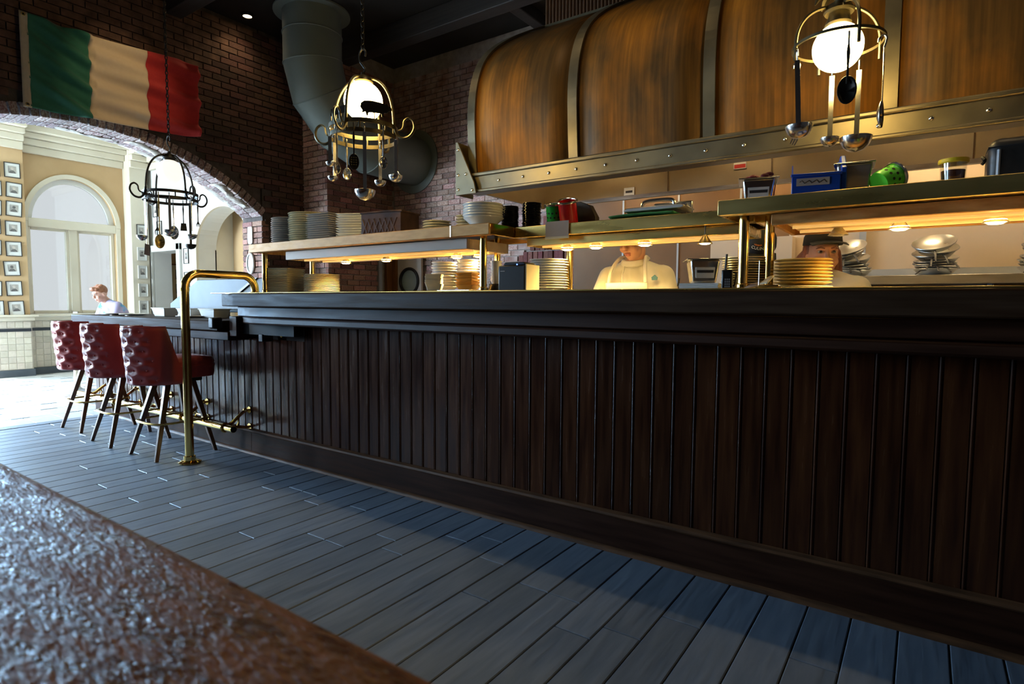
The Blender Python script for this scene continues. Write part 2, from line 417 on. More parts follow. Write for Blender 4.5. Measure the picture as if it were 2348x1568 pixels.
    def build(s, name, m, parent=None, bevel=0.0, seg=2, smooth=35, loc=None, solid=0.0):
        import bmesh
        me = s.mesh(name, m, None)
        bm = bmesh.new(); bm.from_mesh(me)
        bmesh.ops.recalc_face_normals(bm, faces=bm.faces[:]); bm.to_mesh(me); bm.free()
        if smooth is not None:
            for p in me.polygons: p.use_smooth = True
            me.set_sharp_from_angle(angle=math.radians(smooth))
        return put(name, me, parent, loc, bevel, seg, solid)

def put(name, me, parent=None, loc=None, bevel=0.0, seg=2, solid=0.0):
    o = bpy.data.objects.new(name, me)
    COL.objects.link(o)
    if parent is not None: o.parent = parent
    if loc is not None: o.location = loc
    if solid:
        md = o.modifiers.new('solid', 'SOLIDIFY'); md.thickness = solid; md.offset = 0
    if bevel:
        md = o.modifiers.new('bevel', 'BEVEL'); md.width = bevel; md.segments = seg; md.limit_method = 'ANGLE'
        md.angle_limit = math.radians(40); md.harden_normals = False
    return o
def tag(o, label=None, cat=None, group=None, kind=None):
    if label: o['label'] = label
    if cat: o['category'] = cat
    if group: o['group'] = group
    if kind: o['kind'] = kind
    return o
def thing(name, label, cat, loc=(0, 0, 0), rz=0.0, group=None):
    o = bpy.data.objects.new(name, None)
    COL.objects.link(o)
    o.empty_display_size = 0.05
    o.location = loc; o.rotation_euler = (0, 0, rz)
    return tag(o, label, cat, group)
def struct(name, label=None, loc=(0, 0, 0)):
    o = bpy.data.objects.new(name, None)
    COL.objects.link(o); o.location = loc
    o['kind'] = 'structure'
    if label: o['label'] = label
    return o
def copy_tree(o, parent=None):
    c = o.copy(); COL.objects.link(c); c.parent = parent
    for ch in list(o.children): copy_tree(ch, c)
    return c
ORD = ['first', 'second', 'third', 'fourth', 'fifth', 'sixth', 'seventh', 'eighth', 'ninth', 'tenth', 'eleventh', 'twelfth', 'thirteenth',
       'fourteenth', 'fifteenth', 'sixteenth', 'seventeenth', 'eighteenth', 'nineteenth', 'twentieth', 'twenty-first', 'twenty-second']
def nth(i, n):
    if i == 0: return 'lowest'
    if i == n - 1: return 'topmost'
    return ORD[i] + ' from bottom'

UNIT = MB().box(-.5, .5, -.5, .5, -.5, .5)
def unit_bevel(name, m, b):
    # box with chamfered front edges; b = relative chamfers (x, y, z)
    bx, by, bz = b
    mb = MB()
    vs = []
    for sx in (-1, 1):
        for sy in (-1, 1):
            for sz in (-1, 1):
                vs += [(sx * .5, sy * (.5 - by), sz * (.5 - bz)), (sx * (.5 - bx), sy * .5, sz * (.5 - bz)), (sx * (.5 - bx), sy * (.5 - by), sz * .5)]
    import bmesh
    bm = bmesh.new()
    for v in vs: bm.verts.new(v)
    bmesh.ops.convex_hull(bm, input=bm.verts[:])
    bmesh.ops.recalc_face_normals(bm, faces=bm.faces[:])
    bmesh.ops.dissolve_limit(bm, angle_limit=0.02, verts=bm.verts[:], edges=bm.edges[:])
    me = bpy.data.meshes.new(name)
    bm.to_mesh(me); bm.free()
    me.materials.append(MATS[m])
    return me

# ---------------------------------------------------------------- the setting: floors
fl = struct('floor')
MB().box(-7.0, 3.2, -4.2, 6.4, -0.12, -0.008).build('subfloor', 'grout', fl)
PLK = {}
def plank_mesh(L):
    k = round(L, 1)
    if k not in PLK:
        mb = MB(); w = .0725; c = .003; h = k / 2 - .0025
        mb.add([(-w, -h, -.02), (w, -h, -.02), (w, h, -.02), (-w, h, -.02), (-w, -h, -c), (w, -h, -c), (w, h, -c), (-w, h, -c),
                (-w + c, -h + c, 0), (w - c, -h + c, 0), (w - c, h - c, 0), (-w + c, h - c, 0)],
               [(0, 1, 5, 4), (1, 2, 6, 5), (2, 3, 7, 6), (3, 0, 4, 7), (4, 5, 9, 8), (5, 6, 10, 9), (6, 7, 11, 10), (7, 4, 8, 11), (8, 9, 10, 11)])
        PLK[k] = mb.mesh('plank', 'plank', None)
    return PLK[k]
rest = MB()
npl = 0
for r in range(-46, 8):
    x = r * 0.15 + 0.045
    y = 2.62
    first = True
    while y > -1.2:
        L = round(random.uniform(0.3, 1.1), 1) if first else 1.2
        first = False
        o = put('plank', plank_mesh(L), fl, (x, y - L / 2, 0))
        npl += 1
        y -= L
MB().box(-7.0, 3.2, -4.2, -1.2, -0.02, 0).build('plain_boards', 'plank', fl)
MB().box(-7.0, 3.2, 2.62, 6.4, -0.02, 0).build('kitchen_floor', 'grout', fl)
MB().box(-7.03, -6.9, -1.2, 4.4, -0.02, .004).build('threshold', 'plank', fl)

ft = struct('floor_tiled')
MB().box(-13.2, -7.0, -1.2, 7.6, -0.12, -0.006).build('tile_bed', 'mortar_light', ft)
tme = unit_bevel('tile', 'floor_tile', (.008, .008, .1))
TX, TY = 0.41, 0.24
ins = []
for i in range(12):
    for j in range(22):
        x = -7.03 - TX / 2 - i * TX; y = -.2 + TY / 2 + j * TY
        if x < -11.8 or y > 5.0: continue
        if (j % 2) == (1 if (i % 2) else 0):
            pass
        o = put('tile', tme, ft, (x, y, -.01)); o.scale = (TX - .006, TY - .006, .02)
ime = unit_bevel('insert', 'floor_insert', (.02, .02, .1))
for i in range(12):
    for j in range(11):
        x = -7.03 - i * TX; y = -.2 + .1 + j * .48 + (0.12 if i % 2 else 0)
        if y > 4.9 or x < -11.6: continue
        o = put('insert', ime, ft, (x, y, -.0085)); o.scale = (.035, .16, .02)

# ---------------------------------------------------------------- brick walls
def wall_with_arch(mb, F, u0, u1, z0, z1, ua, ub, zb, zs, rise, n=24):
    """F(u, z, t) -> point, t 0 front 1 back. Opening ua..ub, sill zb, spring zs, elliptic rise."""
    def blk(a, b, c, d):
        if b - a < 1e-4 or d - c < 1e-4: return
        mb.hexa([F(a, c, 0), F(b, c, 0), F(b, c, 1), F(a, c, 1), F(a, d, 0), F(b, d, 0), F(b, d, 1), F(a, d, 1)])
    blk(u0, ua, z0, z1); blk(ub, u1, z0, z1); blk(ua, ub, z0, zb)
    mid = (ua + ub) / 2; hw = (ub - ua) / 2
    if rise <= 0: blk(ua, ub, zs, z1); return
    def za(u): return zs + rise * math.sqrt(max(0, 1 - ((u - mid) / hw) ** 2))
    for k in range(n):
        a = mid - hw * math.cos(PI * k / n); b = mid - hw * math.cos(PI * (k + 1) / n)
        mb.hexa([F(a, za(a), 0), F(b, za(b), 0), F(b, za(b), 1), F(a, za(a), 1), F(a, z1, 0), F(b, z1, 0), F(b, z1, 1), F(a, z1, 1)])

BRK = unit_bevel('brick', 'brick', (.03, .03, .06))
BRK_SHADED = unit_bevel('brick', 'brick_shaded', (.03, .03, .06))
BRK_LIT = unit_bevel('brick', 'brick_pale_lit', (.03, .03, .06))
BRKV = unit_bevel('brick_upright', 'brick_vertical', (.06, .03, .03))
VOU = unit_bevel('brick', 'brick_worn', (.03, .06, .03))
stuffb = {}
def lay_bricks(parent, F, nrm, u0, u1, z0, z1, keep, pref, limit, jit=0.004, me=None, m='brick'):
    me = me or BRK
    """F(u,z,depth)->centre; nrm 'x' or 'y' gives the brick's orientation."""
    bl, bh = 0.2, 0.062
    lst = []
    rows = int((z1 - z0) / 0.074)
    for r in range(rows):
        z = z0 + 0.037 + r * 0.074
        off = 0.106 if r % 2 else 0.0
        u = u0 - off
        while u < u1:
            a = max(u, u0); b = min(u + bl, u1)
            if b - a > 0.04 and keep((a + b) / 2, z):
                lst.append(((a + b) / 2, z, b - a))
            u += bl + 0.012
    lst.sort(key=lambda t: pref(t[0], t[1]))
    other = MB()
    for k, (u, z, L) in enumerate(lst):
        dpt = random.uniform(-jit, jit)
        p = F(u, z, dpt)
        sc = (0.05, L, bh) if nrm == 'x' else (L, 0.05, bh)
        if k < limit:
            o = put('brick', me, parent, p); o.scale = sc
        else:
            other.box(p[0] - sc[0] / 2, p[0] + sc[0] / 2, p[1] - sc[1] / 2, p[1] + sc[1] / 2, p[2] - sc[2] / 2, p[2] + sc[2] / 2)
    if other.v:
        o = other.build('further_bricks', m, parent, smooth=None); o['kind'] = 'stuff'

# arched brick wall between the two rooms (plane x = -7)
AC_Y, AC_Z, AR = 2.45, -0.03, 3.0
def arch_z(y): return AC_Z + math.sqrt(max(0, AR * AR - (y - AC_Y) ** 2))
wa = struct('wall_arch', 'brick wall, shade put in its colour, pierced by a wide low arch')
mb = MB()
XB0, XB1 = -7.02, -7.47
def slab(a, b, za_, zb_, zt):
    mb.hexa([(XB0, a, za_), (XB0, b, zb_), (XB1, b, zb_), (XB1, a, za_), (XB0, a, zt), (XB0, b, zt), (XB1, b, zt), (XB1, a, zt)])
Y0A, Y1A = 0.53, 4.37
slab(-1.35, Y0A, -.1, -.1, 4.7); slab(-4.2, -4.0, -.1, -.1, 4.7)
slab(-4.0, -1.35, -.1, -.1, 1.3); slab(-4.0, -1.35, 3.45, 3.45, 4.7)  # unseen opening added to let the side fill lamp in
slab(Y1A + .02, 6.2, -.1, -.1, 4.7)
for k in range(40):
    a = Y0A + (Y1A - Y0A) * k / 40; b = Y0A + (Y1A - Y0A) * (k + 1) / 40
    slab(a, b, arch_z(a) + .115, arch_z(b) + .115, 4.7)
mb.build('wall_core', 'mortar_shaded', wa)
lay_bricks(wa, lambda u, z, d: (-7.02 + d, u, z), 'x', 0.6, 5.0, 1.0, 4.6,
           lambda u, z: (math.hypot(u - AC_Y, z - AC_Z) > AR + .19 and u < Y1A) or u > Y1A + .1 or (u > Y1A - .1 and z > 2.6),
           lambda u, z: abs(u - 4.4) + abs(z - 2.6), 230, me=BRK_SHADED, m='brick_shaded')
# arch ring: two bricks through the thickness
th0 = math.atan2(2.28 - AC_Z, Y1A - AC_Y); L = AR + .055
n = int((PI - 2 * th0) * AR / .078)
for k in range(n):
    t = th0 + (PI - 2 * th0) * (k + .5) / n
    y = AC_Y + L * math.cos(t); z = AC_Z + L * math.sin(t)
    if y < 1.2: continue
    for q in (0, 1):
        o = put('arch_brick', VOU, wa, (-7.105 - .226 * q, y, z))
        o.scale = (.215, .066, .118 + random.uniform(-.008, .004)); o.rotation_euler = (t - PI / 2, 0, 0)
# jamb bricks under the spring
z = .02
r = 0
while z < 2.24:
    for q in range(3):
        w = .215 if (q + r) % 3 else .1
    xs = [(-7.0, -7.215), (-7.227, -7.45)] if r % 2 else [(-7.0, -7.1), (-7.112, -7.33), (-7.342, -7.45)]
    if z > 1.2:
        for a, b in xs:
            o = put('jamb_brick', BRK, wa, ((a + b) / 2, Y1A + .045, z + .031)); o.scale = (abs(a - b), .1, .062)
    z += .074; r += 1
MB().box(-7.45, -7.0, Y1A, Y1A + .1, 0, 1.2).build('jamb_foot', 'brick_pale_lit', wa)
# peeling plaster on the arch underside
for t0, t1, xa, xb in ((1.20, 1.40, -7.12, -7.44), (.93, 1.08, -7.05, -7.4), (1.42, 1.62, -7.36, -7.45)):
    mb = MB()
    def fn(u, v, t0=t0, t1=t1, xa=xa, xb=xb):
        t = t0 + (t1 - t0) * u
        e = .05 * math.sin(9 * u + 4 * v) * (1 if 0 < v < 1 else .6) + .02 * math.sin(23 * u)
        x = xa + (xb - xa) * v + (e if v < .5 else 0)
        r_ = AR - .006 + .012 * abs(u - .5) * 1.0
        return (x, AC_Y + r_ * math.cos(t + .02 * math.sin(7 * v)), AC_Z + r_ * math.sin(t))
    mb.grid(fn, 16, 6)
    mb.build('plaster_patch', 'old_plaster', wa, solid=.008)

wp = struct('wall_pier', 'brick pier standing out beside the arch')
MB().box(-7.02, -6.525, 5.025, 6.3, 0, 4.7).build('pier_core', 'mortar', wp)
lay_bricks(wp, lambda u, z, d: (u, 5.025 + d, z), 'y', -7.0, -6.5, 1.2, 4.4, lambda u, z: True, lambda u, z: abs(z - 2.6), 120, me=BRK_LIT, m='brick_pale_lit')
lay_bricks(wp, lambda u, z, d: (-6.525 + d, u, z), 'x', 5.0, 6.18, 1.2, 4.4, lambda u, z: not (u > 5.85 and z < 2.2), lambda u, z: abs(z - 2.2), 150)

wb = struct('wall_back', 'brick wall at the back with a band of upright bricks')
MB().box(-7.0, 3.2, 6.225, 6.45, 0, 4.7).build('wall_core', 'mortar', wb)
def soldier(u, z):   # broad arch of upright bricks round the far doorway
    rr = math.hypot((u + 1.9) / 1.25, z - 0.9)
    return rr < 2.05
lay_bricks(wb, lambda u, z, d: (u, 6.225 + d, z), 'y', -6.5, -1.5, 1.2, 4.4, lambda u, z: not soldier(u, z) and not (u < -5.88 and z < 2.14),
           lambda u, z: abs(u + 5.2) + abs(z - 2.5), 270, me=BRK_LIT, m='brick_pale_lit')
cnt = 0
for r in range(10):
    z = 1.31 + r * .213
    u = -4.6 + (r % 2) * .03
    while u < -2.6:
        if soldier(u, z) and cnt < 280:
            o = put('brick_upright', BRKV, wb, (u, 6.222 + random.uniform(-.012, .008), z)); o.scale = (.062, .05, .2); cnt += 1
        u += .074

# main room shell
ws = struct('wall_side'); MB().box(3.2, 3.4, -4.4, 6.45, 0, 4.7).build('wall_face', 'dark_wall', ws)
wr = struct('wall_rear'); MB().box(-7.02, 3.4, -4.4, -4.2, 0, 4.7).build('wall_face', 'dark_wall', wr)
ce = struct('ceiling')
MB().box(-7.5, 3.4, -4.4, 6.45, 4.6, 4.75).build('ceiling_boards', 'ceiling_dark', ce)
for y in (1.0, 3.35, 5.3):
    MB().box(-7.0, 3.2, y - .09, y + .09, 4.36, 4.6).build('beam', 'beam_dark', ce, bevel=.01)
for x in (-3.9, -.6):
    MB().box(x - .07, x + .07, -4.2, 6.2, 4.46, 4.6).build('cross_beam', 'beam_dark', ce, bevel=.01)

# ---------------------------------------------------------------- bright room beyond the arch
XW = -11.68
ww = struct('wall_window', 'cream wall with tall arched window beyond the arch')
mb = MB()
wall_with_arch(mb, lambda u, z, t: (XW - .3 * t, u, z), -1.3, .75, -.1, 4.2, -1.0, .55, .45, 2.6, .8, 24)
wall_with_arch(mb, lambda u, z, t: (XW - .3 * t, u, z), .75, 2.55, -.1, 4.2, .9, 2.4, .45, 2.6, .8, 24)
wall_with_arch(mb, lambda u, z, t: (XW - .3 * t, u, z), 2.55, 5.1, -.1, 4.2, 3.26, 4.50, .97, 2.45, .74, 28)
mb.build('wall_face', 'cream_wall', ww)
# projecting pier on the left and by the corner
MB().box(XW - .02, -11.5, 2.5, 3.19, 0, 4.0).build('pier_face', 'cream_wall', ww)
MB().box(XW - .02, -11.42, 4.64, 4.93, 0, 4.0).build('corner_pier', 'cream_trim', ww, bevel=.01)
wk = struct('wall_far_side', 'cream wall with doorway and arched recess behind bar')
mb = MB()
FB = lambda u, z, t: (u, 5.0 + .3 * t, z)
wall_with_arch(mb, FB, -11.98, -10.2, -.1, 4.2, -11.42, -10.52, -.1, 2.06, 0)
wall_with_arch(mb, FB, -10.2, -7.0, -.1, 4.2, -9.85, -8.3, -.1, 2.05, .62, 24)
mb.build('wall_face', 'white_trim', wk)
MB().box(-10.1, -8.05, 5.6, 5.7, 0, 3.2).build('recess_back', 'cream_wall', wk)
MB().box(-9.95, -9.85, 5.28, 5.62, 0, 3.2).add([], []).build('recess_side', 'cream_trim', wk)
MB().box(-8.3, -8.2, 5.28, 5.62, 0, 3.2).build('recess_side', 'cream_trim', wk)
# room behind the doorway
MB().box(-13.1, -9.9, 7.4, 7.5, 0, 3.2).build('passage_wall', 'cream_wall', wk)
MB().box(-13.1, -13.0, 5.0, 7.4, 0, 3.2).build('passage_wall', 'cream_wall', wk)
MB().box(-13.1, -11.98, 5.0, 5.3, 0, 3.2).build('passage_wall', 'cream_wall', wk)
MB().box(-10.2, -10.1, 5.3, 7.4, 0, 3.2).build('passage_side', 'cream_wall', wk)
MB().box(-13.1, -7.9, 5.3, 7.5, 3.2, 3.3).build('passage_ceiling', 'ceiling_cream', wk)
tr = struct('trim_1')
mb = MB(); mb.box(-11.54, -11.42, 4.95, 5.0, 0, 2.18); mb.box(-10.52, -10.40, 4.95, 5.0, 0, 2.18); mb.box(-11.54, -10.40, 4.95, 5.0, 2.06, 2.18)
mb.build('door_casing', 'white_trim', tr, bevel=.012)
mb = MB()
for k in range(24):
    a, b = PI * k / 24, PI * (k + 1) / 24
    P = []
    for yy in (4.96, 5.0):
        for rr, t in ((1.0, a), (1.0, b), (1.1, b), (1.1, a)):
            P.append((-9.075 + .775 * rr * math.cos(t), yy, 2.05 + .62 * rr * math.sin(t)))
    mb.hexa(P)
mb.box(-9.93, -9.85, 4.96, 5.0, 0, 2.05); mb.box(-8.3, -8.22, 4.96, 5.0, 0, 2.05)
mb.build('recess_casing', 'cream_trim', tr)
cw = struct('ceiling_cream')
MB().box(-12.0, -7.3, -1.3, 5.3, 4.0, 4.2).build('ceiling_plaster', 'ceiling_cream', cw)
# cornices (stepped profile)
tc_ = struct('trim_2')
def cornice(a, b, axis, pos, sgn):
    for k, (o, z0, z1) in enumerate(((.06, 3.50, 3.62), (.12, 3.62, 3.72), (.20, 3.72, 3.80), (.30, 3.80, 3.90), (.38, 3.90, 4.0))):
        m_ = MB()
        if axis == 'x': m_.box(min(pos, pos + sgn * o), max(pos, pos + sgn * o), a, b, z0, z1)
        else: m_.box(a, b, min(pos, pos + sgn * o), max(pos, pos + sgn * o), z0, z1)
        m_.build('cornice_step', 'cream_trim', tc_, bevel=.012)
cornice(3.19, 4.64, 'x', XW, 1); cornice(2.5, 3.19, 'x', -11.5, 1); cornice(-1.1, 2.5, 'x', XW, 1); cornice(4.64, 4.93, 'x', -11.42, 1); cornice(-11.4, -7.47, 'y', 5.0, -1)
# front of the bright room: big windows outside the picture, the daylight's way in
wf = struct('wall_front')
mb = MB()
mb.box(-12.0, -7.02, -1.3, -1.1, 0, .25); mb.box(-12.0, -7.02, -1.3, -1.1, 3.55, 4.2)
for x in (-11.98, -9.7, -7.45): mb.box(x, x + .3, -1.3, -1.1, .25, 3.55)
mb.build('wall_face', 'cream_wall', wf)
# dado: tiles, black line, cap, slate base
dd = struct('trim_3')
wtile = unit_bevel('wall_tile', 'wall_tile', (.06, .03, .03))
for face, ya, yb in ((-11.5, 2.5, 3.19), (XW, 3.19, 4.62)):
    MB().box(face - .01, face + .004, ya, yb, 0, .9).build('tile_bed', 'mortar_light', dd)
    for r in range(8):
        z = .165 + r * .0985 + (.055 if r > 5 else 0)
        if z > .86: continue
        y = ya
        while y < yb - .02:
            o = put('wall_tile', wtile, dd, (face + .006, y + .049, z)); o.scale = (.014, .094, .094)
            y += .0985
    MB().box(face, face + .02, ya, yb, .705, .75).build('black_line', 'tile_black', dd)
    MB().box(face, face + .03, ya, yb + (.03 if face > -11.6 else 0), 0, .11).build('slate_base', 'base_slate', dd, bevel=.004)
    mb = MB(); mb.box(face, face + .05, ya, yb + (.05 if face > -11.6 else 0), .87, .93); mb.box(face, face + .09, ya, yb + (.09 if face > -11.6 else 0), .93, .965)
    mb.build('dado_cap', 'cream_trim', dd, bevel=.008)
MB().box(XW, -11.5, 3.19, 3.205, .11, .87).build('pier_return', 'wall_tile', dd)

# arched window
w1 = struct('window_1', 'tall arched window glowing white behind the bar')
def warch(hw, rise, x0, x1, k0, name, m):
    mb = MB()
    for k in range(28):
        a, b = PI * k / 28, PI * (k + 1) / 28
        P = []
        for xx in (x0, x1):
            for d, t in ((0, a), (0, b), (k0, b), (k0, a)):
                P.append((xx, 3.88 + (hw + d) * math.cos(t), 2.45 + (rise + d) * math.sin(t)))
        mb.hexa(P)
    return mb.build(name, m, w1)
warch(.62, .74, XW - .0, XW + .03, .07, 'arch_casing', 'cream_trim')
warch(.545, .665, XW - .13, XW - .06, .085, 'arch_frame', 'white_trim')
mb = MB(); mb.box(XW - .14, XW + .02, 3.26, 4.50, 2.36, 2.50); mb.build('transom', 'cream_trim', w1, bevel=.01)
mb = MB(); mb.box(XW - .13, XW - .03, 3.82, 3.94, 1.0, 2.38); mb.build('mullion', 'cream_trim', w1, bevel=.012)
for ya, yb in ((3.26, 3.84), (3.92, 4.50)):
    mb = MB(); t = .055
    mb.box(XW - .15, XW - .07, ya, ya + t, .97, 2.38); mb.box(XW - .15, XW - .07, yb - t, yb, .97, 2.38)
    mb.box(XW - .15, XW - .07, ya + t, yb - t, .97, .97 + t); mb.box(XW - .15, XW - .07, ya + t, yb - t, 2.38 - t, 2.38)
    mb.build('sash', 'cream_trim', w1, bevel=.008)
    MB().box(XW - .113, XW - .107, ya + t, yb - t, .97 + t, 2.38 - t).build('pane', 'window_glass', w1)
poly = [(3.88 + .56 * math.cos(PI * k / 20), 2.47 + .66 * math.sin(PI * k / 20)) for k in range(21)]
MB().prism(poly, lambda a, b: (XW - .1, a, b), lambda a, b: (XW - .094, a, b)).build('pane', 'window_glass', w1)
MB().box(XW - .05, XW + .06, 3.2, 4.56, .925, .975).build('window_sill', 'white_trim', w1, bevel=.01)
mb = MB(); mb.box(XW, XW + .02, 3.19, 3.26, .975, 2.45); mb.box(XW, XW + .02, 4.50, 4.57, .975, 2.45); mb.build('side_casing', 'cream_trim', w1, bevel=.006)

# its neighbours further left, outside the picture
for i_, (ya, yb) in enumerate(((-1.0, .55), (.9, 2.4))):
    wn = struct('window_%d' % (i_ + 2))
    mb = MB(); mb.box(XW - .14, XW - .02, ya, yb, 2.52, 2.62); mb.box(XW - .14, XW - .04, (ya + yb) / 2 - .05, (ya + yb) / 2 + .05, .45, 2.52); mb.build('window_frame', 'cream_trim', wn, bevel=.01)
    MB().box(XW - .10, XW - .095, ya, yb, .45, 2.55).build('pane', 'clear_pane', wn)

# porthole door at the back
d1 = struct('door_1', 'pale kitchen door with round porthole window')
mb = MB()
pts = [(-6.38, 1.25)]
DC, DR = (-6.145, 1.5), .175
# leaf built as four strips round the porthole ring
mb.box(-6.38, DC[0] - DR, 6.14, 6.18, 0, 2.1); mb.box(DC[0] + DR, -5.91, 6.14, 6.18, 0, 2.1)
for k in range(16):
    a = PI * k / 16; b = PI * (k + 1) / 16
    xa, xb = DC[0] - DR * math.cos(a), DC[0] - DR * math.cos(b)
    za, zb_ = DC[1] + DR * math.sin(a), DC[1] + DR * math.sin(b)
    mb.hexa([(xa, 6.14, za), (xb, 6.14, zb_), (xb, 6.18, zb_), (xa, 6.18, za), (xa, 6.14, 2.1), (xb, 6.14, 2.1), (xb, 6.18, 2.1), (xa, 6.18, 2.1)])
    za, zb_ = DC[1] - DR * math.sin(a), DC[1] - DR * math.sin(b)
    mb.hexa([(xa, 6.14, 0), (xb, 6.14, 0), (xb, 6.18, 0), (xa, 6.18, 0), (xa, 6.14, za), (xb, 6.14, zb_), (xb, 6.18, zb_), (xa, 6.18, za)])
mb.build('door_leaf', 'door_white', d1)
mb = MB(); mb.tube([(DC[0] + (DR + .005) * math.cos(2 * PI * k / 32), 6.135, DC[1] + (DR + .005) * math.sin(2 * PI * k / 32)) for k in range(32)], .022, 8, closed=True)
mb.build('porthole_ring', 'rubber', d1)
MB().cyl((DC[0], 6.155, DC[1]), (DC[0], 6.165, DC[1]), DR, n=32).build('porthole_glass', 'door_glass', d1)
MB().box(-6.5, -6.38, 6.1, 6.2, 0, 2.2).build('door_jamb', 'door_brown', d1)
MB().box(-6.51, -6.46, 6.0, 6.1, 0, 2.2).build('door_jamb', 'door_brown', d1)
MB().box(-6.5, -5.85, 6.12, 6.2, 2.1, 2.2).build('door_head', 'door_brown', d1)
MB().box(-6.51, -6.47, 5.86, 5.92, 0, 2.2).build('edge_strip', 'steel_grey', d1)

# ---------------------------------------------------------------- long service counter
sc = thing('service_counter', 'long dark stained wooden service counter with beadboard front', 'counter', (0, 0, 0))
mb = MB()
mb.prism([(-4.46, 2.43), (-4.06, 2.30), (1.6, 2.30), (1.6, 3.18), (-4.46, 3.18)], lambda a, b: (a, b, 1.158), lambda a, b: (a, b, 1.252))
mb.build('countertop', 'slab_wood', sc, bevel=.008)
MB().box(-4.40, 1.6, 2.312, 2.345, 1.252, 1.260).build('brass_edging', 'brass_old', sc, bevel=.003)
MB().box(-4.44, 1.6, 2.45, 3.16, 1.252, 1.258).build('steel_top', 'steel_soft', sc)
mb = MB(); mb.prism([(-4.36, 2.50), (-4.02, 2.40), (1.6, 2.40), (1.6, 2.52), (-4.36, 2.6)], lambda a, b: (a, b, 1.083), lambda a, b: (a, b, 1.156))
mb.build('upper_fascia', 'dark_wood_rail', sc, bevel=.006)
mb = MB(); mb.prism([(-4.24, 2.46), (-3.98, 2.385), (1.6, 2.385), (1.6, 2.56), (-4.24, 2.56)], lambda a, b: (a, b, 1.03), lambda a, b: (a, b, 1.081))
mb.build('lower_fascia', 'dark_wood_rail', sc, bevel=.012)
MB().box(-4.34, -4.24, 2.42, 2.6, .93, 1.083).build('end_bracket', 'dark_wood_rail', sc, bevel=.006)
mb = MB(); mb.box(-4.235, -3.6, 2.47, 2.55, .95, 1.03)
mb.build('dark_recess', 'black_void', sc)
MB().box(-4.02, -3.97, 2.46, 2.55, .90, .955).build('recess_catch', 'rubber', sc, bevel=.004)
MB().box(-4.50, -4.43, 2.34, 2.42, .985, 1.072).build('bumper_block', 'rubber', sc, bevel=.012)
mb = MB(); mb.tube([(-3.78, 2.555, .985), (-3.78, 2.50, .985), (-3.78, 2.48, .965), (-3.78, 2.495, .945)], .009, 8); mb.cyl((-3.78, 2.562, .98), (-3.78, 2.552, .98), .02)
mb.build('coat_hook', 'brass_old', sc)
# carcass behind the boards
MB().box(-4.3, 1.6, 2.60, 3.02, 0, 1.158).build('carcass', 'dark_wall', sc)
BP = 0.097
def board_mesh(z0, z1):
    prof = [(0, 0), (0, -.004), (.001, -.008), (.0790, -.008), (.0805, -.003), (.0815, -.003), (.0830, -.0075), (.0870, -.0095), (.0915, -.0075), (.0930, -.003), (.0968, -.003), (.0968, .012), (0, .012)]
    return MB().prism(prof, lambda a, b: (a, b, z0), lambda a, b: (a, b, z1)).mesh('board', 'dark_wood', 30)
bm_hi = board_mesh(.15, 1.04)
bm_lo = board_mesh(.15, .91)
nb = 0
x = -4.30
while x < 0.9:
    put('board', bm_hi if x > -3.65 else bm_lo, sc, (x, 2.578, 0)); x += BP
def skirting(x0, x1, parent):
    MB().box(x0, x1, 2.553, 2.60, 0, .17).build('skirting_board', 'dark_wood_rail', parent, bevel=.003)
    mb = MB(); mb.prism([(2.548, .168), (2.542, .176), (2.545, .188), (2.568, .196), (2.572, .168)], lambda a, b: (x0, a, b), lambda a, b: (x1, a, b))
    mb.build('skirting_cap', 'shoe_wood', parent)
    mb = MB(); mb.prism([(2.553, 0), (2.530, 0), (2.533, .011), (2.542, .020), (2.553, .022)], lambda a, b: (x0, a, b), lambda a, b: (x1, a, b))
    mb.build('shoe_moulding', 'shoe_wood', parent)
skirting(-4.30, 1.6, sc)

lb = thing('bar_counter', 'lower dark wooden bar counter behind the three red stools', 'counter', (0, 0, 0))
MB().box(-7.35, -4.44, 2.38, 3.1, .965, 1.046).build('bar_top', 'slab_wood', lb, bevel=.008)
MB().box(-7.32, -4.345, 2.41, 2.6, .895, .963).build('bar_fascia', 'dark_wood_rail', lb, bevel=.006)
MB().box(-7.30, -4.3, 2.60, 3.05, 0, .965).build('carcass', 'dark_wall', lb)
x = -4.30 - BP
while x > -7.32:
    put('board', bm_lo, lb, (x, 2.578, 0)); x -= BP
skirting(-7.30, -4.30, lb)

# brass foot rail
fr = thing('foot_rail', 'polished brass foot rail along the bar below the stools', 'foot rail', (0, 0, 0))
mb = MB(); mb.cyl((-7.2, 2.36, .235), (-4.21, 2.36, .235), .026, n=20); mb.build('rail_tube', 'brass', fr)
MB().cyl((-4.213, 2.36, .235), (-4.205, 2.36, .235), .021, n=20).build('tube_mouth', 'black_void', fr)
for x in (-4.34, -4.98, -5.62, -6.26, -6.9):
    mb = MB()
    mb.tube([(x, 2.566, .34), (x, 2.52, .335), (x, 2.47, .30), (x, 2.42, .26), (x, 2.38, .245)], [.010, .012, .013, .014, .016], 10)
    mb.tube([(x, 2.566, .205), (x, 2.52, .21), (x, 2.46, .222), (x, 2.385, .23)], [.010, .011, .012, .014], 10)
    mb.tube([(x, 2.46, .292), (x, 2.475, .26), (x, 2.46, .225)], .007, 8)
    mb.ell((x, 2.53, .345), .017, 10, 8); mb.cyl((x, 2.57, .34), (x, 2.56, .34), .028); mb.cyl((x, 2.57, .205), (x, 2.56, .205), .028)
    mb.tube([(x + .012, 2.36 + .032 * math.cos(t), .235 + .032 * math.sin(t)) for t in [2 * PI * k / 16 for k in range(16)]], .008, 6, closed=True)
    mb.build('rail_bracket', 'brass', fr)

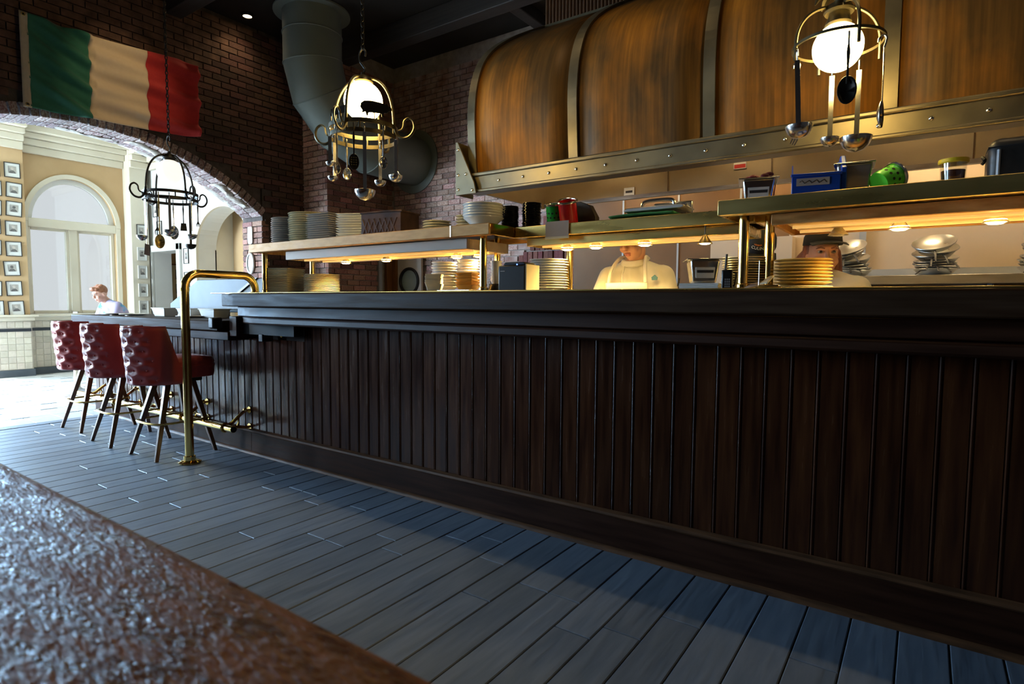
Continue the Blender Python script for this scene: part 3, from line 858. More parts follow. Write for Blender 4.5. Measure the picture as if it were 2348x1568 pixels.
# brass service rail by the counter end
br = thing('brass_rail', 'upright brass guard rail bent over onto the counter end', 'rail', (0, 0, 0))
pts = [(-4.41, 2.13, .02), (-4.41, 2.13, 1.29)]
for k in range(1, 9):
    t = PI / 2 * k / 8
    pts.append((-4.41, 2.13 + .11 * (1 - math.cos(t)), 1.29 + .11 * math.sin(t)))
for k in range(1, 9):
    t = PI / 2 * k / 8
    pts.append((-4.41, 2.57 + .11 * math.sin(t), 1.40 - .11 * (1 - math.cos(t))))
pts.append((-4.41, 2.68, 1.262))
MB().tube(pts, .030, 20).build('rail_tube', 'brass', br)
MB().lathe([(.075, 0), (.078, .008), (.06, .018), (.042, .022), (.040, .05), (.030, .055)], 28, (-4.41, 2.13, .002)).build('floor_flange', 'brass', br)
MB().lathe([(.045, 0), (.045, .01), (.031, .016)], 24, (-4.41, 2.68, 1.259)).build('counter_flange', 'brass', br)
mb = MB(); mb.lathe([(.0315, -.012), (.033, -.012), (.033, .012), (.0315, .012)], 20, (-4.41, 2.13, 1.28)); mb.build('collar', 'brass', br)

# ---------------------------------------------------------------- bar stools
def make_stool():
    t = thing('bar_stool', '', 'stool', (0, 0, 0))
    # seat cushion
    mb = MB()
    def rr(w, d, c, n=6):
        P = []
        for sx, sy, a0 in ((1, 1, 0), (-1, 1, PI / 2), (-1, -1, PI), (1, -1, 1.5 * PI)):
            for k in range(n + 1):
                a = a0 + PI / 2 * k / n
                P.append((sx * (w - c) + c * math.cos(a), sy * (d - c) + c * math.sin(a)))
        return P
    layers = [(.19, .20, .60), (.205, .215, .605), (.21, .22, .64), (.208, .218, .675), (.214, .224, .685), (.214, .224, .70), (.208, .218, .708), (.212, .222, .72), (.20, .21, .752), (.15, .16, .765), (.05, .05, .77)]
    vs = []; fs = []
    n = len(rr(.2, .2, .08))
    for w, d, z in layers: vs += [(p[0], p[1] + .06, z) for p in rr(w, d, min(.09, w * .6))]
    for j in range(len(layers) - 1):
        for i in range(n): fs.append((j * n + i, j * n + (i + 1) % n, (j + 1) * n + (i + 1) % n, (j + 1) * n + i))
    fs += [tuple(range(n))[::-1], tuple(range((len(layers) - 1) * n, len(layers) * n))]
    mb.add(vs, fs)
    seat = mb.build('seat', 'vinyl_red', t, smooth=60)
    # barrel back with tufted outer face
    nu, nv = 56, 52
    rows = 6
    def shell(u, v, inner):
        a = (u - .5) * 2           # -1..1 across
        z = .565 + v * .435
        half = .215 - .025 * v
        ymax = .17 * (1 - .55 * v)     # wings reach further forward low down
        x = half * math.sin(a * 1.45) / math.sin(1.45)
        y = -.255 - .035 * v + (ymax + .10) * (1 - math.cos(a * 1.45)) / (1 - math.cos(1.45))
        nx, ny = math.sin(a * 1.3), -math.cos(a * 1.3)
        edge = min(1, v / .06) * min(1, (1 - v) / .06)
        th = .018 + .016 * math.sqrt(max(0, edge))
        if inner: return (x - nx * th, y - ny * th, z)
        puff = 0
        if abs(a) < .62:
            sx_ = a * .242; best = 9
            for ri in range(rows):
                off = .036 if ri % 2 else 0
                for ci in range(-2, 3):
                    cx = ci * .072 + off
                    if abs(cx) > .145: continue
                    best = min(best, math.hypot((sx_ - cx) / .05, (v * .435 - (ri + .55) * .435 / rows) / .05))
            puff = .021 * (1 - math.exp(-(best / .62) ** 2)) - .012
            w = min(1, (.62 - abs(a)) / .08)
            puff *= w
        return (x + nx * (th + puff), y + ny * (th + puff), z)
    mb = MB()
    vs = []; fs = []
    for s_ in (0, 1):
        for j in range(nv + 1):
            for i in range(nu + 1): vs.append(shell(i / nu, j / nv, s_ == 1))
    N = (nu + 1) * (nv + 1)
    for j in range(nv):
        for i in range(nu):
            q = j * (nu + 1) + i
            fs.append((q, q + 1, q + nu + 2, q + nu + 1)); fs.append((N + q, N + q + nu + 1, N + q + nu + 2, N + q + 1))
    for i in range(nu):
        fs.append((i, N + i, N + i + 1, i + 1)); q = nv * (nu + 1) + i; fs.append((q, q + 1, N + q + 1, N + q))
    for j in range(nv):
        q = j * (nu + 1); fs.append((q, q + nu + 1, N + q + nu + 1, N + q)); q += nu; fs.append((q, N + q, N + q + nu + 1, q + nu + 1))
    mb.add(vs, fs)
    back = mb.build('backrest', 'vinyl_red', t, smooth=55)
    mb = MB()
    for ri in range(rows):
        for ci in range(-2, 3):
            cx = ci * .072 + (.036 if ri % 2 else 0)
            if abs(cx) > .145: continue
            p = shell((cx / .242 + 1) / 2, (ri + .55) / rows, False)
            mb.ell(p, .008, 8, 6)
    mb.build('buttons', 'vinyl_red', back)
    mb = MB()
    mb.tube([shell(i / 40, 1.0, False) for i in range(41)], .007, 6); mb.tube([shell(i / 40, 1.0, True) for i in range(41)], .006, 6)
    mb.build('piping', 'vinyl_red', back)
    # underside plate, legs, ring
    MB().box(-.13, .13, -.11, .19, .565, .602).build('swivel_plate', 'iron', t, bevel=.01)
    for sx in (-1, 1):
        for sy in (-1, 1):
            mb = MB()
            tp = Vector((sx * .09, sy * .09 + .03, .585)); bt = Vector((sx * .205, sy * .225 + .01, 0))
            q = []
            for p, h in ((bt, .013), (tp, .022)):
                q += [(p.x - h, p.y - h, p.z), (p.x + h, p.y - h, p.z), (p.x + h, p.y + h, p.z), (p.x - h, p.y + h, p.z)]
            mb.hexa(q)
            mb.build('leg', 'stool_wood', t, bevel=.004)
    mb = MB()
    def ringpt(a, k):
        c, s_ = math.cos(a), math.sin(a)
        f = 1 / (abs(c) ** 4 + abs(s_) ** 4) ** .25
        return (k * .200 * c * f, k * .215 * s_ * f + .015, .268)
    mb.tube([ringpt(2 * PI * i / 40, 1.0) for i in range(40)], .0125, 8, closed=True, flat=(1, 1, .7))
    mb.build('foot_ring', 'brass_old', t)
    return t
st = make_stool()
for i, (x, y, rz, lab) in enumerate(((-4.83, 2.20, .02, 'red tufted vinyl bar stool nearest the brass rail'),
                                     (-5.56, 2.19, -.04, 'red tufted vinyl bar stool in the middle of the three'),
                                     (-6.40, 2.25, .03, 'red tufted vinyl bar stool furthest left near the arch'))):
    o = st if i == 0 else copy_tree(st)
    o.location = (x, y, .001); o.rotation_euler = (0, 0, rz); tag(o, lab, 'stool', 'red bar stools along the bar')

# pedestal stool in the bright room
ps = thing('pedestal_stool', 'pale pedestal stool with steel base on the white tiles', 'stool', (-8.93, 2.93, 0))
MB().lathe([(.24, 0), (.245, .012), (.20, .028), (.06, .05), (.03, .08), (.03, .1)], 28).build('base', 'steel_grey', ps)
MB().cyl((0, 0, .08), (0, 0, .70), .035, n=18).build('pole', 'cream_trim', ps)
MB().lathe([(.10, .69), (.165, .70), (.17, .74), (.15, .76), (.02, .765)], 24).build('seat', 'vinyl_red', ps)

# ---------------------------------------------------------------- worn wooden ledge in front
lg = thing('wooden_ledge', 'worn glossy red-brown wooden ledge in the near left corner', 'ledge', (0, 0, 0))
mb = MB()
mb.prism([(-.62, 1.03 - .06), (.195, .97), (.214, .978), (.222, .99), (.218, 1.0), (.205, 1.005), (-.62, 1.005)], lambda a, b: (-4.2, a, b), lambda a, b: (.9, a, b))
mb.build('ledge_top', 'ledge_wood', lg, smooth=50)
MB().box(-4.2, .9, -.5, .14, 0, .97).build('ledge_body', 'dark_wood_rail', lg)

# ---------------------------------------------------------------- heated pass shelves
def heat_strip(label, x0, x1, y0, y1, z0, z1, lamps, m, watt=9.0):
    t = thing('heat_lamp_strip', label, 'heat lamp', (0, 0, 0))
    mb = MB(); e = .018
    mb.box(x0, x1, y0, y0 + e, z0, z1); mb.box(x0, x1, y1 - e, y1, z0, z1); mb.box(x0, x0 + e, y0 + e, y1 - e, z0, z1); mb.box(x1 - e, x1, y0 + e, y1 - e, z0, z1)
    mb.box(x0 + e, x1 - e, y0 + e, y1 - e, z1 - .012, z1)
    mb.build('housing', m, t, bevel=.003)
    for k in range(2):
        yy = y0 + (y1 - y0) * (.3 + .4 * k)
        mb = MB(); mb.prism([(yy - .075, z0 + .008), (yy + .075, z0 + .008), (yy + .05, z1 - .02), (yy - .05, z1 - .02)], lambda a, b: (x0 + .05, a, b), lambda a, b: (x1 - .05, a, b))
        mb.v = mb.v; mb.build('reflector', 'reflector_gold', t)
        MB().cyl((x0 + .06, yy, z0 + .001), (x1 - .06, yy, z0 + .001), .007, n=10).build('heating_rod', 'rod_added_glow', t)
    for (lx, ly, lit) in lamps:
        mb = MB(); mb.lathe([(.012, z0 + .03), (.016, z0 + .01), (.040, z0 - .022), (.042, z0 - .024), (.036, z0 - .022)], 18, (lx, ly, 0), caps=False); s_ = mb.build('lamp_cone', 'steel_soft', t)
        mb = MB(); mb.lathe([(.001, z0 - .03), (.022, z0 - .028), (.034, z0 - .02), (.034, z0 - .012)], 16, (lx, ly, 0))
        mb.build('bulb', 'bulb_glow' if lit else 'bulb_off', s_)
        if lit:
            ld = bpy.data.lights.new('heat_bulb_light', 'SPOT'); ld.energy = watt; ld.color = (1.0, .68, .24); ld.shadow_soft_size = .03
            ld.spot_size = 2.6; ld.spot_blend = .6
            lo = bpy.data.objects.new('bulb_light', ld); COL.objects.link(lo); lo.parent = s_; lo.location = (lx, ly, z0 - .04)
    return t
def shelf(label, x0, x1, y0, y1, m, posts, seam=None):
    t = thing('pass_shelf', label, 'shelf', (0, 0, 0))
    z0, z1 = 1.578, 1.642
    MB().box(x0 + .004, x1 - .004, y0 + .004, y1, 1.612, 1.636).build('shelf_board', 'steel_soft', t)
    mb = MB(); mb.box(x0, x1, y0, y0 + .012, z0, z1); mb.box(x0, x1, y0 + .012, y0 + .06, z0, z0 + .006); mb.build('front_edge', m, t, bevel=.003)
    mb = MB(); mb.box(x0, x0 + .012, y0 + .013, y1, z0, z1); mb.build('end_edge', m, t, bevel=.003)
    mb = MB(); mb.box(x1 - .012, x1, y0 + .013, y1, z0, z1); mb.build('end_edge', 'brass', t, bevel=.003)
    MB().box(x0 + .012, x1 - .012, y1 - .012, y1, z0, z1).build('rear_edge', m, t, bevel=.003)
    if seam: MB().box(seam - .003, seam + .003, y0 - .003, y0 + .004, z0, z1).build('edge_seam', 'steel', t)
    for px, py in posts:
        mb = MB(); mb.cyl((px, py, 1.26), (px, py, 1.612), .0215, n=20)
        p = mb.build('post', 'brass', t)
        MB().lathe([(.036, 1.2585), (.036, 1.266), (.027, 1.272), (.026, 1.285), (.0216, 1.29)], 20, (px, py, 0)).build('collar', 'brass', p)
    return t
shelf('left pass shelf with brown metal edge carrying stacked plates', -4.38, -2.00, 2.615, 3.15, 'brass_brown', [(-4.33, 2.72), (-2.12, 2.72), (-4.24, 3.10), (-2.30, 3.10)], -2.28)
shelf('set back middle pass shelf with gold edge above the chef', -1.995, -.66, 2.866, 3.22, 'brass_old', [(-1.80, 3.17)])
shelf('right pass shelf with gold edge holding the blue bin', -.75, 1.2, 2.60, 2.94, 'brass_old', [(-.667, 2.72), (-.60, 2.91), (1.1, 2.72)])
heat_strip('grey heat lamp strip under the left pass shelf', -3.99, -2.21, 2.68, 3.10, 1.512, 1.574, [(-3.60, 2.93, True), (-3.15, 2.92, True), (-2.52, 2.95, True), (-2.33, 2.95, True)], 'strip_grey', 60.0)
heat_strip('gold heat lamp strip under the middle pass shelf', -1.95, -.70, 2.92, 3.20, 1.532, 1.576, [(-1.72, 3.0, True), (-1.53, 2.99, True), (-1.24, 2.99, True)], 'brass_old', 10.0)
heat_strip('wide heat lamp strip under the right pass shelf', -.545, 1.1, 2.66, 3.12, 1.53, 1.576, [(-.33, 2.98, False), (-.10, 2.88, True), (.20, 2.84, True), (.7, 2.9, True)], 'brass_brown', 42.0)

# hanging cone lamp over the small steel pan
cl = thing('cone_lamp', 'small cone lamp on a thin cord above the steel pan', 'lamp', (-.88, 2.86, 1.50))
MB().cyl((0, 0, .02), (0, 0, .072), .0025, n=8).build('cord', 'iron', cl)
MB().lathe([(.006, .03), (.012, .022), (.035, -.012), (.037, -.013), (.030, -.010)], 18, caps=False).build('shade', 'brass_old', cl)
MB().lathe([(.001, -.018), (.02, -.015), (.028, -.009), (.028, -.005)], 16).build('bulb', 'bulb_glow', cl)

# ---------------------------------------------------------------- copper hood
hd = thing('range_hood', 'huge curved copper range hood with riveted metal bands', 'hood', (0, 0, 0))
PROF = [(3.625, 2.10), (3.605, 2.25), (3.592, 2.42), (3.585, 2.64), (3.616, 2.85), (3.70, 3.04), (3.84, 3.19), (4.04, 3.335), (4.30, 3.49), (4.58, 3.64)]
def catm(P, n):
    out = []
    for i in range(len(P) - 1):
        p0 = P[max(i - 1, 0)]; p1 = P[i]; p2 = P[i + 1]; p3 = P[min(i + 2, len(P) - 1)]
        for k in range(n):
            t = k / n
            out.append(tuple(.5 * (2 * p1[j] + (p2[j] - p0[j]) * t + (2 * p0[j] - 5 * p1[j] + 4 * p2[j] - p3[j]) * t * t + (3 * p1[j] - p0[j] - 3 * p2[j] + p3[j]) * t ** 3) for j in range(len(p1))))
    out.append(tuple(P[-1])); return out
HP = catm(PROF, 4)
RIBS = [-2.90, -2.02, -1.10, -.195, .71]
HXR = 1.62
edges = RIBS + [HXR]
for i in range(len(edges) - 1):
    a, b = edges[i], edges[i + 1]
    mb = MB()
    mb.grid(lambda u, v: (a + (b - a) * u, *HP[round(v * (len(HP) - 1))]), 4, len(HP) - 1)
    mb.build('copper_panel', 'hood_copper', hd, smooth=60, solid=.006)
for x in RIBS:
    mb = MB(); w = .035
    for k in range(len(HP) - 1):
        q = []
        for off in (.004, .022):
            for xx, kk in ((x - w, k), (x + w, k), (x + w, k + 1), (x - w, k + 1)):
                y, z = HP[kk]
                k0, k1 = max(kk - 1, 0), min(kk + 1, len(HP) - 1)
                ty, tz = HP[k1][0] - HP[k0][0], HP[k1][1] - HP[k0][1]; l = math.hypot(ty, tz)
                q.append((xx, y - tz / l * off, z + ty / l * off))
        mb.hexa(q)
    mb.build('band', 'hood_band', hd, smooth=50)
mb = MB()
mb.prism([(y, z) for y, z in HP] + [(4.58, 2.1)], lambda a, b: (-2.92, a, b), lambda a, b: (-2.90, a, b)); mb.build('hood_side', 'hood_copper', hd)
# bottom rail with top and bottom lips and rivets
MB().box(-2.93, HXR, 3.545, 3.63, 2.045, 2.155).build('bottom_rail', 'hood_band', hd, bevel=.004)
MB().box(-2.90, HXR, 3.525, 3.63, 2.150, 2.178).build('rail_lip', 'hood_band', hd, bevel=.008)
MB().box(-2.90, HXR, 3.52, 3.64, 2.028, 2.052).build('rail_lip', 'hood_band', hd, bevel=.008)
x = -2.62; k = 0
riv = MB().ell((0, 0, 0), (.012, .009, .012), 10, 8).mesh('rivet', 'steel')
while x < HXR:
    put('rivet', riv, hd, (x, 3.545, 2.102)); x += .217
mb = MB(); mb.prism([(-3.0, 2.02), (-2.80, 2.02), (-2.82, 2.10), (-2.98, 2.42), (-3.0, 2.42)], lambda a, b: (a, 3.50, b), lambda a, b: (a, 3.515, b))
mb.box(-3.0, -2.985, 3.515, 3.70, 2.02, 2.42)
mb.build('corner_plate', 'hood_band', hd, bevel=.002)
for dx, dz in ((-2.975, 2.36), (-2.975, 2.17), (-2.90, 2.17), (-2.975, 2.06), (-2.835, 2.045)):
    put('rivet', riv, hd, (dx, 3.50, dz))
# fluted upper box
MB().box(-2.88, HXR, 4.60, 5.3, 3.60, 4.58).build('chimney_box', 'hood_flute', hd)
flm = MB().cyl((0, 0, 3.62), (0, 0, 4.56), .0135, n=8).mesh('flute', 'hood_flute')
x = -2.87
while x < -1.0:
    put('flute', flm, hd, (x, 4.597, 0)); x += .034
MB().box(-2.9, HXR, 4.55, 4.62, 3.615, 3.65).build('flute_ledge', 'hood_band', hd)
# underside: inner steel walls
MB().box(-2.90, HXR, 4.60, 4.62, 2.06, 3.55).build('inner_panel', 'steel_panel', hd)
MB().box(-2.90, HXR, 4.585, 4.60, 2.06, 2.09).build('panel_edge', 'steel_soft', hd)
MB().box(-2.90, -2.88, 3.63, 4.60, 2.05, 2.6).build('inner_side', 'steel_panel', hd)
for x in (-1.72, -.95, .2): MB().box(x - .004, x + .004, 4.594, 4.6, 2.09, 3.2).build('panel_seam', 'steel', hd)
for x, z, m in ((-2.05, 2.10, 'ink'), (-1.17, 2.24, 'label_red')):
    s_ = MB().box(x - .045, x + .045, 4.59, 4.594, z - .04, z + .055).build('sticker', 'paper_white', hd)
    MB().box(x - .04, x + .04, 4.588, 4.5905, z - .035, z - .008).build('sticker_band', m, s_)
    MB().box(x - .03, x + .03, 4.588, 4.5905, z + .012, z + .03).build('sticker_text', 'ink', s_)

# unseen lamps added in the hood to brighten back wall and inner panel
for x in (-2.2, -1.1, 0.0, 1.1):
    s_ = MB().box(x - .16, x + .16, 4.86, 5.04, 2.62, 2.70).build('hood_fill_light', 'steel_soft', hd)
    MB().box(x - .14, x + .14, 4.88, 5.02, 2.612, 2.622).build('fill_lens', 'hood_fill_glow', s_)
for x in (-2.3, -1.2, -.1, 1.0):
    s_ = MB().box(x - .12, x + .12, 4.06, 4.16, 2.64, 2.70).build('hood_fill_light', 'steel_soft', hd)
    MB().box(x - .09, x + .09, 4.08, 4.14, 2.632, 2.642).build('fill_lens', 'hood_fill_glow', s_)
MB().box(-2.88, HXR, 3.66, 5.34, 2.70, 2.72).build('hood_baffle', 'steel_panel', hd)

# kitchen back wall, pan shelf
kw = struct('wall_kitchen', 'pale steel clad wall at the back of the kitchen')
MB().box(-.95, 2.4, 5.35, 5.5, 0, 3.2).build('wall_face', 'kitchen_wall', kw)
MB().box(-3.0, -.95, 5.37, 5.5, 0, 3.2).build('wall_face', 'kitchen_orange_lit', kw)
for x in (-2.45, -1.9, -1.35): MB().box(x - .008, x + .008, 5.36, 5.37, .8, 3.0).build('wall_seam', 'steel_grey', kw)
MB().box(-1.55, -.9, 5.2, 5.35, .9, 1.75).build('wall_return', 'kitchen_wall', kw)
for x in (-.42, .75): MB().box(x - .022, x + .022, 5.31, 5.35, 1.0, 2.1).build('upright', 'steel_grey', kw)
psf = thing('pan_shelf', 'long steel wall shelf carrying stacks of pans', 'shelf', (0, 0, 0))
MB().box(-.85, 2.2, 4.86, 5.34, 1.385, 1.40).build('shelf_board', 'steel_grey', psf)
MB().box(-.85, 2.2, 4.85, 4.862, 1.34, 1.402).build('shelf_lip', 'steel_soft', psf, bevel=.003)
MB().box(-.85, 2.2, 5.325, 5.345, 1.40, 1.47).build('upstand', 'steel_grey', psf)
for x in (-.75, .35, 1.5):
    mb = MB(); mb.prism([(4.9, 1.385), (5.34, 1.385), (5.34, 1.1)], lambda a, b: (x, a, b), lambda a, b: (x + .012, a, b)); mb.build('bracket', 'steel_grey', psf)
rg = thing('cook_line', 'steel cooking range standing against the kitchen wall', 'range', (0, 0, 0))
MB().box(-2.9, 2.2, 4.35, 5.2, 0, .9).build('range_body', 'steel_panel', rg, bevel=.01)
MB().box(-2.9, 2.2, 4.3, 5.2, .9, .93).build('range_top', 'iron', rg, bevel=.006)

# ---------------------------------------------------------------- ventilation duct
du = thing('ventilation_duct', 'big grey-green round duct bending from ceiling to brick wall', 'duct', (0, 0, 0))
DX, DRD = -6.08, .335
def ringseg(pts, name, m='duct_green', rad=DRD):
    mb = MB(); mb.tube(pts, rad, 36); return mb.build(name, m, du, smooth=50)
def mitre(P, r, n=40):
    # duct of straight gores sharing mitred rings, in the plane x = DX
    rings = []
    for i, p in enumerate(P):
        p = Vector(p)
        d0 = (p - Vector(P[i - 1])).normalized() if i else None
        d1 = (Vector(P[i + 1]) - p).normalized() if i < len(P) - 1 else None
        d = (d0 + d1).normalized() if d0 and d1 else (d0 or d1)
        ax = Vector((1, 0, 0)); dd = d0 if d0 else d1
        up = dd.cross(ax)
        ring = []
        for k in range(n):
            t = 2 * PI * k / n
            q = p + ax * r * math.cos(t) + up * r * math.sin(t)
            s_ = (p - q).dot(d) / dd.dot(d)
            ring.append(q + dd * s_)
        rings.append(ring)
    for i in range(len(P) - 1):
        mb = MB(); mb.add(rings[i] + rings[i + 1], [(k, (k + 1) % n, n + (k + 1) % n, n + k) for k in range(n)])
        mb.build('duct_gore', 'duct_green', du, smooth=40)
        mb = MB(); mb.tube(rings[i + 1], .008, 6, closed=True); mb.build('seam', 'duct_green', du)
DP = [(DX, 4.50, 4.6), (DX, 4.50, 4.02), (DX, 4.60, 3.68), (DX, 4.90, 3.38), (DX, 5.36, 3.22), (DX, 6.2, 3.20)]
mitre(DP, DRD)
mb = MB(); mb.lathe([(DRD - .02, 0), (DRD + .11, 0), (DRD + .11, .012), (DRD - .02, .012)], 40, (DX, 6.196, 3.20), M=Matrix.Rotation(PI / 2, 3, 'X')); mb.build('wall_flange', 'duct_green', du)
mb = MB(); mb.lathe([(DRD, 0), (DRD + .1, 0), (DRD + .1, .02), (DRD, .02)], 40, (DX, 4.50, 4.575)); mb.build('ceiling_flange', 'duct_green', du)
mb = MB(); mb.tube([(DX + (DRD + .002) * math.cos(2 * PI * k / 40), 4.50 + (DRD + .002) * math.sin(2 * PI * k / 40), 4.33) for k in range(40)], .009, 6, closed=True); mb.build('seam', 'duct_green', du)

# recessed ceiling spots: one above the flag, a row over the counter
def ceiling_spot(label, loc, watt, aim=None):
    cs = thing('ceiling_spot', label, 'light', loc)
    MB().lathe([(.05, .0), (.075, 0), (.075, .03), (.05, .03)], 20).build('trim_ring', 'iron', cs)
    MB().lathe([(.001, .006), (.05, .006), (.05, .02)], 20).build('lens', 'downlight_glow', cs)
    if watt:
        ld = bpy.data.lights.new('spot_light', 'SPOT'); ld.energy = watt; ld.color = (1.0, .74, .42); ld.shadow_soft_size = .04
        ld.spot_size = 2.2; ld.spot_blend = .8
        lo = bpy.data.objects.new('spot_light', ld); COL.objects.link(lo); lo.parent = cs; lo.location = (0, 0, -.01)
        if aim: lo.rotation_euler = Vector(aim).to_track_quat('-Z', 'Y').to_euler(); ld.spot_size = .7
ceiling_spot('small round ceiling spot glowing above the flag', (-6.74, 4.08, 4.57), 9)
ceiling_spot('added unseen ceiling spot that brightens the flag', (-5.5, 2.75, 4.57), 34, (-1.45, .05, -1.1))  # extra lamp added out of view to lift the flag
for x, w_ in ((-4.6, 'near the duct'), (-2.2, 'above the chef'), (.2, 'above the right shelf'), (2.4, 'far right')):
    ceiling_spot('recessed ceiling spot over the counter ' + w_, (x, 2.66, 4.57), 24)

# ---------------------------------------------------------------- flag
fg = thing('flag', 'green white and red tricolour flag hung above the arch', 'flag', (-6.975, 1.95, 3.42))
def flag_pt(u, v):   # u 0..1 along, v 0..1 up
    y = u * 1.57
    top = .43 + .035 * u - .03 * math.sin(PI * min(1, u * 1.1)); bot = -.435 + .07 * u
    if u > .86: top -= .05 * ((u - .86) / .14) ** 2
    z = bot + (top - bot) * v
    f = min(1, u / .12)
    x = (.030 * math.sin(15 * (v + .35 * u) + 2.0 * u) + .016 * math.sin(33 * v + 5 * u * u)) * f * (.5 + .5 * u)
    if u < .36: x = .030 * math.sin(19 * (v + 1.25 * u)) * f + .014 * math.sin(41 * (v + .9 * u)) * f
    if u > .92: x += .10 * ((u - .92) / .08) ** 2
    return (x + .06, y, z)
for nm, m, a, b in (('green_band', 'flag_green', .03, .345), ('white_band', 'flag_white', .345, .685), ('red_band', 'flag_red', .685, 1.0)):
    mb = MB(); mb.grid(lambda u, v: flag_pt(a + (b - a) * u, v), 26, 44); mb.build(nm, m, fg, smooth=80, solid=.003)
hm = MB(); hm.grid(lambda u, v: flag_pt(-.005 + .04 * u, v), 3, 20); h_ = hm.build('header_strip', 'flag_header', fg, solid=.006)
for v in (.03, .97):
    p = flag_pt(.014, v); mb = MB(); mb.tube([(p[0] + .008, p[1] + .013 * math.cos(2 * PI * k / 14), p[2] + .013 * math.sin(2 * PI * k / 14)) for k in range(14)], .004, 6, closed=True)
    mb.build('grommet', 'brass_old', h_)
    MB().cyl((-.03, p[1], p[2]), (p[0] + .016, p[1], p[2]), .006, n=8).build('nail', 'iron', h_)

